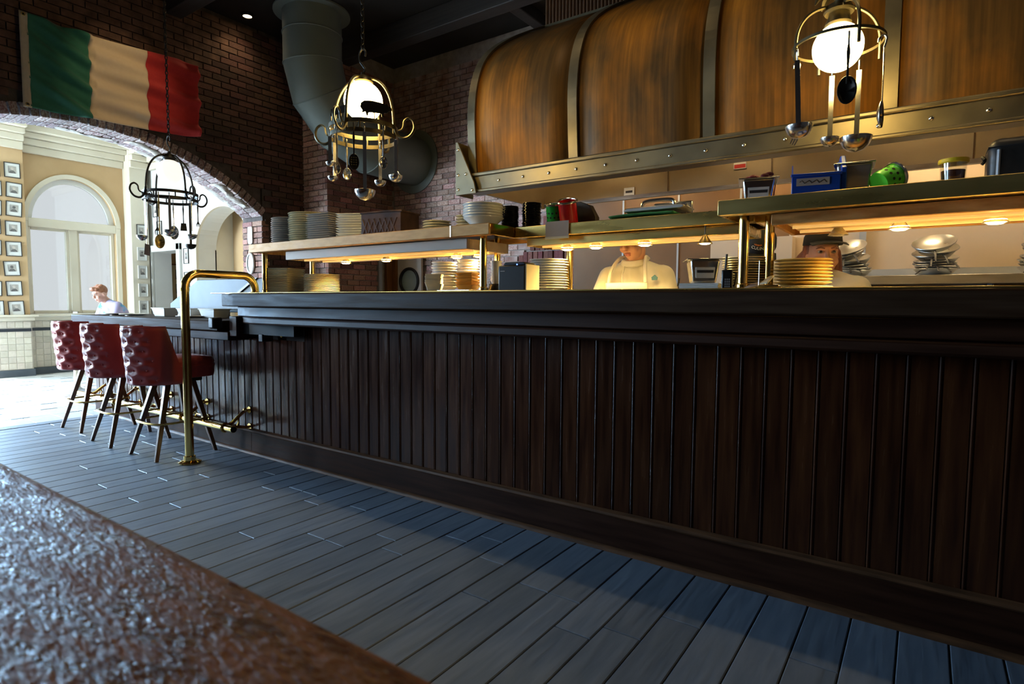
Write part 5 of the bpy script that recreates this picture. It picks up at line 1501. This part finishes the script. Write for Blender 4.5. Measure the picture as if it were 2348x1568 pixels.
mb = MB(); mb.hexa([(-.05, -.055, 0), (.05, -.055, 0), (.05, .055, 0), (-.05, .055, 0), (-.064, -.072, .135), (.064, -.072, .135), (.064, .072, .135), (-.064, .072, .135)]); mb.build('pan_body', 'steel_soft', t, bevel=.008)
MB().box(-.074, .074, -.082, .082, .135, .141).build('pan_rim', 'steel', t, bevel=.002)
t = thing('sauce_jar', 'clear jar of brown sauce with yellow lid', 'jar', (.064, 2.82, ZS))
MB().lathe([(.036, 0), (.040, .006), (.043, .10), (.041, .10), (.036, .008), (.001, .006)], 28).build('jar_wall', 'clear_glass', t)
MB().lathe([(.034, .008), (.0385, .072), (.001, .072)], 24).build('sauce', 'sauce', t)
MB().lathe([(.046, .098), (.049, .102), (.048, .114), (.03, .117), (.001, .117)], 28).build('lid', 'plastic_yellow', t)
t = thing('equipment_case', 'black rounded equipment case at the right shelf end', 'case', (.262, 2.84, ZS))
MB().box(-.10, .10, -.085, .085, 0, .165).build('case_body', 'case_black', t, bevel=.035, seg=4)
MB().box(-.101, .101, -.086, .086, .128, .132).build('lid_seam', 'rubber', t)
mb = MB(); mb.tube(catm([(-.105, -.02, .10), (-.112, -.01, .112), (-.105, 0, .10), (-.112, 0, .088)], 3), .006, 6); mb.build('latch', 'rubber', t)
MB().cyl((-.07, -.082, .02), (-.07, -.084, .12), .006, n=8).build('corner_strip', 'steel_grey', t)

# frying pans
def make_pan(r):
    t = thing('frying_pan', '', 'pan', (0, 0, 0))
    MB().lathe([(.001, 0), (r * .6, 0), (r * .72, .008), (r, .045), (r * .99, .048), (r * .68, .012), (.001, .006)], 28).build('pan_body', 'pan_metal', t, smooth=50)
    mb = MB(); mb.tube([(0, -r * .93, .034), (0, -r - .05, .030), (0, -r - .10, .004)], [.005, .006, .004], 8, flat=(1.2, 1, .6)); mb.build('handle', 'rubber', t)
    return t
pan0 = make_pan(.128)
first = True
for (x, n, tx, ty, where) in ((-.458, 7, .42, -.30, 'in left pan stack'), (.045, 8, .48, -.10, 'in middle pan stack'), (.60, 7, .35, .2, 'in right pan stack')):
    for i in range(n):
        o = pan0 if first else copy_tree(pan0); first = False
        k = (i / (n - 1)) ** 1.2
        rx = tx * k; ry = ty * k
        ax = Matrix.Rotation(ry, 3, 'Y') @ Matrix.Rotation(rx, 3, 'X') @ Vector((0, 0, 1))
        o.location = (x + .10 * ry * k + .006 * math.sin(i * 2.3), 5.02 - .09 * rx * k, 1.4015 + .0195 * i + .085 * (abs(rx) + abs(ry)) * k)
        o.rotation_euler = (rx, ry, (-.5, .35, .1, -.25, .6, -.1, .3, 0)[i])
        tag(o, f'steel frying pan, {nth(i, n)} {where}', 'pan', f'pans {where}')

# ---------------------------------------------------------------- framed photographs
def picture(label, p, axis, w, h, seed, tilt=0.0, fm='frame_black', group=None):
    rnd = random.Random(seed)
    t = thing('framed_photo', label, 'picture', p)
    if axis == 'x': t.rotation_euler = (tilt, 0, 0)
    else: t.rotation_euler = (0, tilt, 0)
    if group: t['group'] = group
    def B(a0, a1, b0, b1, d0, d1):
        return MB().box(d0, d1, a0, a1, b0, b1) if axis == 'x' else MB().box(a0, a1, -d1, -d0, b0, b1)
    e = .010
    mb = MB()
    for q in (B(-w, w, -h, -h + e, 0, .018), B(-w, w, h - e, h, 0, .018), B(-w, -w + e, -h + e, h - e, 0, .018), B(w - e, w, -h + e, h - e, 0, .018)): mb.add(q.v, q.f)
    mb.build('frame', fm, t)
    B(-w + e, w - e, -h + e, h - e, 0, .008).build('mat_board', 'mat_board', t)
    pw, ph = w * .52, h * .5
    ph_ = B(-pw, pw, -ph * .8, ph * 1.1, .008, .010).build('photograph', 'photo_grey', t)
    mb = MB()
    P = [(pw * .8 * math.cos(a) * (1 if k else 1), -ph * .8 + ph * .75 * max(0, math.sin(a))) for k, a in enumerate([PI * j / 8 for j in range(9)])]
    f0 = (lambda a, b: (.010, a, b)) if axis == 'x' else (lambda a, b: (a, -.010, b))
    f1 = (lambda a, b: (.0112, a, b)) if axis == 'x' else (lambda a, b: (a, -.0112, b))
    mb.prism(P, f0, f1); mb.build('sitter_shoulders', 'photo_dark', ph_)
    mb = MB(); P = [(pw * .38 * math.cos(2 * PI * j / 12), ph * .42 + ph * .38 * math.sin(2 * PI * j / 12)) for j in range(12)]
    f2 = (lambda a, b: (.0118, a, b)) if axis == 'x' else (lambda a, b: (a, -.0118, b))
    mb.prism(P, f0, f2); mb.build('sitter_head', 'photo_skin' if seed % 3 else 'photo_dark', ph_)
    return t
ZR = [3.168, 2.87, 2.585, 2.285, 1.975, 1.675, 1.37, 1.065]
YR = [3.052, 3.062, 3.05, 3.03, 3.025, 2.99, 3.005, 3.02]
rowname = ['top', 'second', 'third', 'fourth', 'fifth', 'sixth', 'seventh', 'bottom']
for i in range(8):
    picture(f'black framed portrait in the {rowname[i]} row beside the arched window', (-11.499, YR[i], ZR[i]), 'x', .098, .113, i + 1, random.uniform(-.06, .06), group='portraits beside the arched window')
    picture(f'black framed portrait at the left picture edge, {rowname[i]} row', (-11.499, YR[i] - .245, ZR[i] + random.uniform(-.02, .02)), 'x', .098, .113, i + 21, random.uniform(-.04, .04), group='portraits at the left edge')
for i, z in enumerate((2.42, 2.02, 1.70, 1.38, 1.08)):
    picture(f'pale narrow framed picture on the corner pier, {ORD[i]} from top', (-11.419, 4.80, z), 'x', .075, .115, i + 41, 0, 'white_trim' if i else 'frame_black', group='pictures on the corner pier')
for i, (x, z) in enumerate(((-10.24, 1.95), (-10.24, 1.55))):
    picture(f'slim framed picture right of the doorway, {("upper", "lower")[i]} one', (x, 4.999, z), 'y', .08, .13, 60 + i, 0, 'frame_black', group='pictures by the doorway')
for i, (x, z) in enumerate(((-11.28, 2.80), (-11.16, 2.48))):
    picture(f'framed picture above the doorway, {("upper", "lower")[i]} one', (x, 4.999, z), 'y', .09, .12, 70 + i, 0, 'frame_black', group='pictures above the doorway')
# framed board in the passage
t = thing('framed_board', 'tall framed board with three pictures seen through the doorway', 'picture', (-12.985, 6.22, 1.45))
mb = MB(); w, h = .26, .52
for a0, a1, b0, b1 in ((-w, w, -h, -h + .03), (-w, w, h - .03, h), (-w, -w + .03, -h, h), (w - .03, w, -h, h)): mb.box(0, .03, a0, a1, b0, b1)
mb.build('frame', 'door_brown', t)
MB().box(0, .012, -w + .03, w - .03, -h + .03, h - .03).build('mat_board', 'paper_cream', t)
for z in (-.3, 0, .3): MB().box(.012, .015, -.13, .13, z - .1, z + .1).build('print', 'photo_dark', t)

# paddle and mirror on the brick jamb
t = thing('paddle', 'white paddle with copper handle on the brick jamb', 'paddle', (-7.245, 4.345, 2.06))
mb = MB(); mb.prism([(-.055, -.09), (-.045, -.115), (0, -.122), (.045, -.115), (.055, -.09), (.055, .08), (.04, .105), (-.04, .105), (-.055, .08)], lambda a, b: (a, 0, b), lambda a, b: (a, .02, b)); mb.build('blade', 'white_trim', t, bevel=.006)
MB().cyl((0, .01, -.12), (0, .01, -.24), .010, n=10).build('handle', 'brass_brown', t)
t = thing('oval_mirror', 'small oval white-framed mirror on the brick jamb', 'mirror', (-7.25, 4.35, 1.69))
mb = MB(); mb.tube([(.075 * math.cos(2 * PI * k / 28), 0, .125 * math.sin(2 * PI * k / 28)) for k in range(28)], .016, 8, closed=True); mb.build('frame', 'white_trim', t)
mb = MB(); mb.prism([(.07 * math.cos(2 * PI * k / 28), .12 * math.sin(2 * PI * k / 28)) for k in range(28)], lambda a, b: (a, 0, b), lambda a, b: (a, .008, b)); mb.build('glass', 'steel', t)

# ---------------------------------------------------------------- things on the low bar
ZB = 1.0465
t = thing('food_display', 'slanted steel food display hood on the low bar', 'display', (0, 0, 0))
mb = MB()
# sloping hood: low at the far end, tall towards the counter
mb.prism([(-6.35, 1.17), (-5.78, 1.40), (-4.52, 1.40), (-4.52, 1.12), (-6.35, 1.12)], lambda a, b: (a, 2.92, b), lambda a, b: (a, 3.06, b))
mb.build('hood_panel', 'display_steel', t, bevel=.006)
mb = MB(); mb.hexa([(-5.20, 2.905, 1.22), (-5.15, 2.905, 1.22), (-5.15, 2.92, 1.22), (-5.20, 2.92, 1.22), (-4.80, 2.905, 1.40), (-4.75, 2.905, 1.40), (-4.75, 2.92, 1.40), (-4.80, 2.92, 1.40)]); mb.build('stay_bar', 'iron', t)
MB().box(-6.4, -4.52, 2.88, 3.07, 1.095, 1.12).build('hood_rail', 'display_steel', t, bevel=.004)
for x in (-6.3, -5.4, -4.6): MB().box(x, x + .04, 2.96, 3.0, ZB, 1.095).build('foot', 'steel_grey', t)
BX = MB().hexa([(-.10, -.06, 0), (.10, -.06, 0), (.10, .06, 0), (-.10, .06, 0), (-.13, -.075, .075), (.13, -.075, .075), (.13, .075, .075), (-.13, .075, .075)])
for i, (x, lab) in enumerate(((-6.05, 'white takeaway box at left under the display hood'), (-5.55, 'white takeaway box in the middle under the display hood'), (-5.15, 'white takeaway box at right under the display hood'))):
    t = thing('takeaway_box', lab, 'box', (x, 2.74, ZB), 0, 'white boxes on the low bar')
    mb = MB(); mb.add(BX.v, BX.f); mb.build('box_body', 'white_trim', t, bevel=.004)
    MB().box(-.135, .135, -.08, .08, .075, .083).build('box_lid', 'white_trim', t, bevel=.003)
for i, (x, lab) in enumerate(((-6.75, 'flat dark-rimmed plate at the far end of the low bar'), (-6.45, 'flat pale plate beside the far takeaway box'), (-5.35, 'flat plate in front of the middle takeaway box'))):
    o = put('flat_plate', plate_mesh(.13, .016, 'plate_white' if i else 'plate_grey'), None, (x, 2.60 + .02 * i, ZB)); tag(o, lab, 'plate', 'plates on the low bar')

# ---------------------------------------------------------------- people
def remesh(mb, name, m, parent, vox=.007, it=6):
    o = mb.build(name, m, parent, smooth=None)
    md = o.modifiers.new('remesh', 'REMESH'); md.mode = 'VOXEL'; md.voxel_size = vox; md.use_smooth_shade = True
    sm = o.modifiers.new('smooth', 'SMOOTH'); sm.factor = .5; sm.iterations = it
    return o
def hand(mb, w, d, side, k=1.0):
    """hand continuing from wrist w in direction d; side = thumb side vector"""
    w = Vector(w); d = Vector(d).normalized(); s_ = Vector(side); s_ = (s_ - d * s_.dot(d)).normalized(); nrm = d.cross(s_)
    palm = w + d * .045
    M = Matrix((s_, nrm, d)).transposed()
    mb.ell(palm, (.040, .015, .050), 14, 10, M)
    curl = nrm * (1 if nrm.z < 0 else -1)
    for i, (o_, L) in enumerate(((.030, .065), (.011, .074), (-.009, .069), (-.028, .055))):
        a = palm + d * .038 + s_ * o_
        b = a + d * L * .5 + curl * .006; c = b + d * L * .42 + curl * .016
        mb.cap(a, .0090, b, .0082, 8); mb.cap(b, .0082, c, .0070, 8)
    a = palm - d * .02 + s_ * .032; b = a + s_ * .025 + d * .03; c = b + d * .03 + curl * .008
    mb.cap(a, .012, b, .010, 8); mb.cap(b, .010, c, .008, 8)
def person(label, loc, rz, J, skin, cloth, legcloth, hair=None, short=False, apron=False):
    t = thing('person', label, 'person', loc, rz)
    V = {k: Vector(v) for k, v in J.items() if k not in ('hp', 'hy', 'hr')}
    HM = Matrix.Rotation(J.get('hy', 0), 3, 'Z') @ Matrix.Rotation(J.get('hp', 0), 3, 'X') @ Matrix.Rotation(J.get('hr', 0), 3, 'Y')
    H = lambda *p: V['head'] + HM @ Vector(p)
    b = MB()
    b.ell(H(0, .012, .030), (.076, .094, .098), 20, 14, HM)
    b.ell(H(0, -.028, -.045), (.056, .058, .066), 16, 12, HM); b.ell(H(0, -.055, -.088), (.026, .022, .020), 12, 8, HM)
    b.cap(H(0, -.084, .022), .010, H(0, -.104, -.018), .014, 10); b.ell(H(0, -.094, -.022), (.021, .014, .010), 10, 8, HM)
    b.ell(H(0, -.070, .038), (.058, .022, .014), 14, 8, HM)
    for sx in (-1, 1):
        b.ell(H(sx * .077, .014, -.005), (.010, .022, .034), 10, 8, HM); b.ell(H(sx * .040, -.060, -.030), (.024, .026, .024), 10, 8, HM)
    b.cap(H(0, .018, -.06), .052, V['neck'], .056, 14)
    b.cap(V['neck'], .065, V['chest'], .125, 16); b.cap(V['chest'], .13, V['pelvis'], .13, 16)
    for sd in 'LR':
        b.cap(V['sh' + sd], .052, V['el' + sd], .042, 12); b.cap(V['el' + sd], .042, V['wr' + sd], .028, 12); b.cap(V['chest'], .09, V['sh' + sd], .055, 12)
        hand(b, V['wr' + sd], V['wr' + sd] - V['el' + sd], Vector((-1 if sd == 'R' else 1, 0, .2)))
        b.cap(V['hip' + sd], .085, V['kn' + sd], .058, 12); b.cap(V['kn' + sd], .058, V['an' + sd], .040, 12); b.cap(V['pelvis'], .11, V['hip' + sd], .09, 12)
        b.cap(V['an' + sd] + Vector((0, .02, -.045)), .035, V['an' + sd] + Vector((0, -.14, -.055)), .028, 10)
    remesh(b, 'body', skin, t, .0075)
    # features
    for sx in (-1, 1):
        e = MB().ell(H(sx * .031, -.0775, .018), (.0135, .010, .0080), 12, 8, HM).build('eye', 'eye_white', t)
        MB().ell(H(sx * .031, -.0860, .018), (.0068, .0035, .0068), 10, 8, HM).build('iris', 'eye_dark', e)
        MB().tube([H(sx * .015, -.0915, .034), H(sx * .034, -.090, .040), H(sx * .052, -.076, .034)], [.0035, .0045, .002], 6).build('eyebrow', hair or 'hair_brown', t)
    mb = MB(); mb.ell(H(0, -.0845, -.053), (.024, .008, .0055), 12, 8, HM); mb.ell(H(0, -.0835, -.063), (.020, .008, .0065), 12, 8, HM); mb.build('mouth', 'lips', t)
    # clothing
    c = MB()
    nk = V['neck'] + (V['chest'] - V['neck']) * .12
    c.cap(nk, .072, V['chest'], .140, 16); c.cap(V['chest'], .148, V['pelvis'], .150, 18)
    c.ell(V['chest'] + Vector((0, .0, -.03)), (.185, .135, .17), 18, 12); c.ell((V['chest'] + V['pelvis']) / 2, (.17, .135, .22), 18, 12)
    for sd in 'LR':
        s0 = V['sh' + sd]
        c.cap(V['chest'] + (s0 - V['chest']) * .35 + Vector((0, 0, .05)), .085, s0, .072, 14)
        c.cap(V['neck'] + (s0 - V['neck']) * .3, .058, s0, .062, 14)
        if short: c.cap(s0, .070, s0 + (V['el' + sd] - s0) * .6, .062, 14)
        else:
            c.cap(s0, .072, V['el' + sd], .060, 14); c.cap(V['el' + sd], .060, V['wr' + sd], .046, 14)
    remesh(c, 'jacket', cloth, t, .009, 10)
    g = MB()
    for sd in 'LR':
        g.cap(V['pelvis'], .135, V['hip' + sd], .112, 14); g.cap(V['hip' + sd], .108, V['kn' + sd], .078, 14); g.cap(V['kn' + sd], .078, V['an' + sd] + Vector((0, 0, .02)), .062, 14)
    remesh(g, 'trousers', legcloth, t, .010, 8)
    s_ = MB()
    for sd in 'LR': s_.cap(V['an' + sd] + Vector((0, .03, -.045)), .044, V['an' + sd] + Vector((0, -.15, -.052)), .038, 12)
    remesh(s_, 'shoes', 'rubber', t, .009, 4)
    return t, H, HM, V
def stand(h, lean=0.0, arms=None):
    k = h / 1.75
    J = {'pelvis': (0, 0, .95 * k), 'chest': (0, -lean * .6, 1.27 * k), 'neck': (0, -lean * .95, 1.475 * k), 'head': (0, -lean * 1.1 - .02, 1.61 * k),
         'shL': (.175 * k, -lean * .8, 1.40 * k), 'shR': (-.175 * k, -lean * .8, 1.40 * k),
         'elL': (.27 * k, -lean * .8 - .06, 1.14 * k), 'elR': (-.27 * k, -lean * .8 - .06, 1.14 * k),
         'wrL': (.17 * k, -lean - .24, 1.03 * k), 'wrR': (-.17 * k, -lean - .24, 1.03 * k),
         'hipL': (.095 * k, 0, .90 * k), 'hipR': (-.095 * k, 0, .90 * k), 'knL': (.10 * k, -.01, .49 * k), 'knR': (-.10 * k, -.01, .49 * k),
         'anL': (.10 * k, .02, .085), 'anR': (-.10 * k, .02, .085)}
    if arms: J.update(arms)
    return J
# middle chef, head bowed
J = stand(1.70, .12, {'wrL': (.16, -.30, 1.0), 'wrR': (-.16, -.30, 1.0)}); J['hp'] = .42; J['hy'] = -.25
J['head'] = (.015, -.19, 1.575); J['neck'] = (0, -.11, 1.43)
c1, H, HM, V = person('person in white chef jacket and apron looking down, behind the counter', (-1.47, 3.50, 0), .05, J, 'skin', 'jacket_white', 'trouser_dark')
hr = MB(); hr.ell(H(0, .022, .045), (.081, .097, .095), 18, 12, HM); remesh(hr, 'hair', 'hair_brown', c1, .008, 4)
ck = MB(); ck.ell(H(0, .02, .075), (.086, .102, .085), 18, 12, HM); remesh(ck, 'cap', 'cap_black', c1, .008, 4)
# apron bib, straps, collar, placket, chest logo
def bib(u, v):
    x = (u - .5) * (.30 - .06 * max(0, v - .3)); z = .62 + v * .70
    return (x, -.07 - .155 * math.sqrt(max(.05, 1 - (x / .24) ** 2)) - .075 * max(0, v - .25) - (.02 if v < .4 else 0), z)
ap = MB(); ap.grid(bib, 16, 24); ao = ap.build('apron', 'apron_white', c1, solid=.006, smooth=80)
for sx in (-1, 1):
    mb = MB(); mb.tube(catm([(sx * .115, -.245, 1.32), (sx * .105, -.225, 1.40), (sx * .080, -.15, 1.475), (sx * .06, -.04, 1.475)], 5), .011, 8, flat=(1, .7, 1)); mb.build('apron_strap', 'apron_white', ao)
mb = MB(); mb.tube([(.068 * math.cos(a), -.115 + .075 * math.sin(a), 1.455 + .022 * math.sin(a)) for a in [2 * PI * k / 24 for k in range(24)]], .016, 8, closed=True, flat=(1, 1, 1.3)); mb.build('collar', 'jacket_white', c1)
mb = MB(); mb.tube([(-.03, -.243, 1.30), (-.035, -.235, 1.36), (-.03, -.205, 1.42)], .0035, 6); mb.build('placket', 'apron_white', c1)
mb = MB(); mb.prism([(.145, 1.335), (.175, 1.335), (.178, 1.352), (.160, 1.365), (.142, 1.352)], lambda a, b: (a, -.222, b), lambda a, b: (a, -.214, b)); mb.build('chest_badge', 'logo_blue', c1)
MB().cyl((.285, -.175, 1.30), (.290, -.170, 1.345), .005, n=8).build('sleeve_pen', 'cap_black', c1)
# second cook with auburn hair and black cap
J = stand(1.60, .03, None); J['hp'] = .04; J['hy'] = .32; J['head'] = (0, -.06, 1.452)
c2, H, HM, V = person('person with auburn hair and black cap behind golden plates', (-.46, 3.52, 0), .1, J, 'skin', 'jacket_white', 'trouser_dark', 'hair_auburn')
hr = MB(); hr.ell(H(0, .03, .03), (.086, .092, .10), 18, 12, HM)
for sx in (-1, 1):
    for k in range(4): hr.cap(H(sx * (.074 + .006 * k), .015 + .012 * k, .02 - .01 * k), .022, H(sx * (.085 + .012 * k), .02 + .015 * k, -.12 - .03 * k), .016, 8)
hr.cap(H(0, .09, 0), .05, H(0, .11, -.15), .04, 10)
remesh(hr, 'hair', 'hair_auburn', c2, .006, 4)
ck = MB(); ck.lathe([(.001, .152), (.04, .150), (.072, .132), (.088, .10), (.093, .058), (.090, .054), (.082, .09), (.001, .13)], 24, V['head'], M=HM @ Matrix.Scale(1.12, 3, Vector((0, 1, 0))))
cp = ck.build('cap', 'cap_black', c2, smooth=60)
mb = MB(); mb.grid(lambda u, v: tuple(H((u - .5) * .17, -.085 - .075 * v * math.sqrt(max(0, 1 - ((u - .5) * 1.7) ** 2)), .062 + .012 * (1 - ((u - .5) * 2) ** 2) - .014 * v)), 16, 6); mb.build('cap_brim', 'cap_black', cp, solid=.005, smooth=80)
# third cook, face hidden, cap lettering towards us
J = stand(1.70, .10, None); J['hp'] = .85; J['hy'] = .25; J['head'] = (0, -.19, 1.53); J['neck'] = (0, -.10, 1.43)
c3, H, HM, V = person('person bowing behind the brass post, black lettered cap facing forward', (-.865, 4.06, 0), .05, J, 'skin', 'jacket_white', 'trouser_dark')
hr = MB(); hr.ell(H(0, .03, .02), (.082, .090, .09), 18, 12, HM); remesh(hr, 'hair', 'hair_brown', c3, .008, 4)
ck = MB(); ck.lathe([(.001, .152), (.045, .150), (.076, .132), (.090, .10), (.094, .050), (.091, .046), (.082, .09), (.001, .13)], 24, V['head'], M=HM @ Matrix.Scale(1.12, 3, Vector((0, 1, 0))))
cp = ck.build('cap', 'cap_black', c3, smooth=60)
mb = MB(); mb.grid(lambda u, v: tuple(H((u - .5) * .17, -.085 - .075 * v * math.sqrt(max(0, 1 - ((u - .5) * 1.7) ** 2)), .055 + .012 * (1 - ((u - .5) * 2) ** 2) - .014 * v)), 16, 6); mb.build('cap_brim', 'cap_black', cp, solid=.005, smooth=80)
def text_mesh(s, size):
    cu = bpy.data.curves.new('lettering', 'FONT'); cu.body = s; cu.size = size; cu.extrude = .0004; cu.align_x = 'CENTER'
    ob = bpy.data.objects.new('tmp', cu); COL.objects.link(ob)
    bpy.context.view_layer.update()
    me = bpy.data.meshes.new_from_object(ob.evaluated_get(bpy.context.evaluated_depsgraph_get()))
    bpy.data.objects.remove(ob)
    return me
me = text_mesh('CULINARY', .024)
# wrap the letters round the front of the cap
CP = [(.094, .050), (.090, .10), (.076, .132), (.045, .150), (.02, .152)]
def cap_pt(x, y, lift):      # on the crown of the cap, high on the front; y runs along the profile
    q = .062 + y
    for (r0, z0), (r1, z1) in zip(CP, CP[1:]):
        L = math.hypot(r1 - r0, z1 - z0)
        if q <= L or r1 == .02: break
        q -= L
    k = q / L; r_ = r0 + (r1 - r0) * k; z_ = z0 + (z1 - z0) * k; nr, nz = (z1 - z0) / L, (r0 - r1) / L
    a = x / .088
    return H((r_ + nr * lift) * math.sin(a), -1.12 * (r_ + nr * lift) * math.cos(a), z_ + nz * lift)
for v in me.vertices: v.co = cap_pt(v.co.x, v.co.y - .01, .004 + v.co.z * 2)
me.materials.clear(); me.materials.append(MATS['logo_white'])
put('cap_lettering', me, cp)
mb = MB()
pts = [tuple(cap_pt(-.045 + k * .003, .017 + .005 * math.sin(k * 1.9), .004)) for k in range(16)]
mb.tube(pts, .0022, 6); mb.build('cap_script', 'logo_orange', cp)

# customer near the window
J = {'pelvis': (0, .18, .84), 'chest': (0, .02, 1.02), 'neck': (0, -.06, 1.17), 'head': (0, -.15, 1.285), 'shL': (.17, -.01, 1.11), 'shR': (-.17, -.01, 1.11),
     'elL': (.22, -.10, .86), 'elR': (-.22, -.10, .86), 'wrL': (.10, -.30, .80), 'wrR': (-.10, -.30, .80), 'hipL': (.095, .18, .80), 'hipR': (-.095, .18, .80),
     'knL': (.10, .08, .45), 'knR': (-.10, .08, .45), 'anL': (.10, .14, .085), 'anR': (-.10, .14, .085), 'hp': .38}
c4, H, HM, V = person('person with short ginger hair and plaid shirt by the window', (-9.9, 3.72, 0), .15, J, 'skin_pale', 'shirt_plaid', 'trouser_dark', 'hair_ginger', short=True)
hr = MB(); hr.ell(H(0, .025, .05), (.084, .095, .088), 18, 12, HM)
for k in range(10):
    a = 2 * PI * k / 10; hr.ell(H(.05 * math.cos(a), .0 + .07 * math.sin(a), .10 + .012 * math.sin(3 * a)), (.032, .032, .028), 10, 8)
hr.ell(H(0, -.07, .095), (.05, .03, .026), 10, 8)
remesh(hr, 'hair', 'hair_ginger', c4, .007, 3)
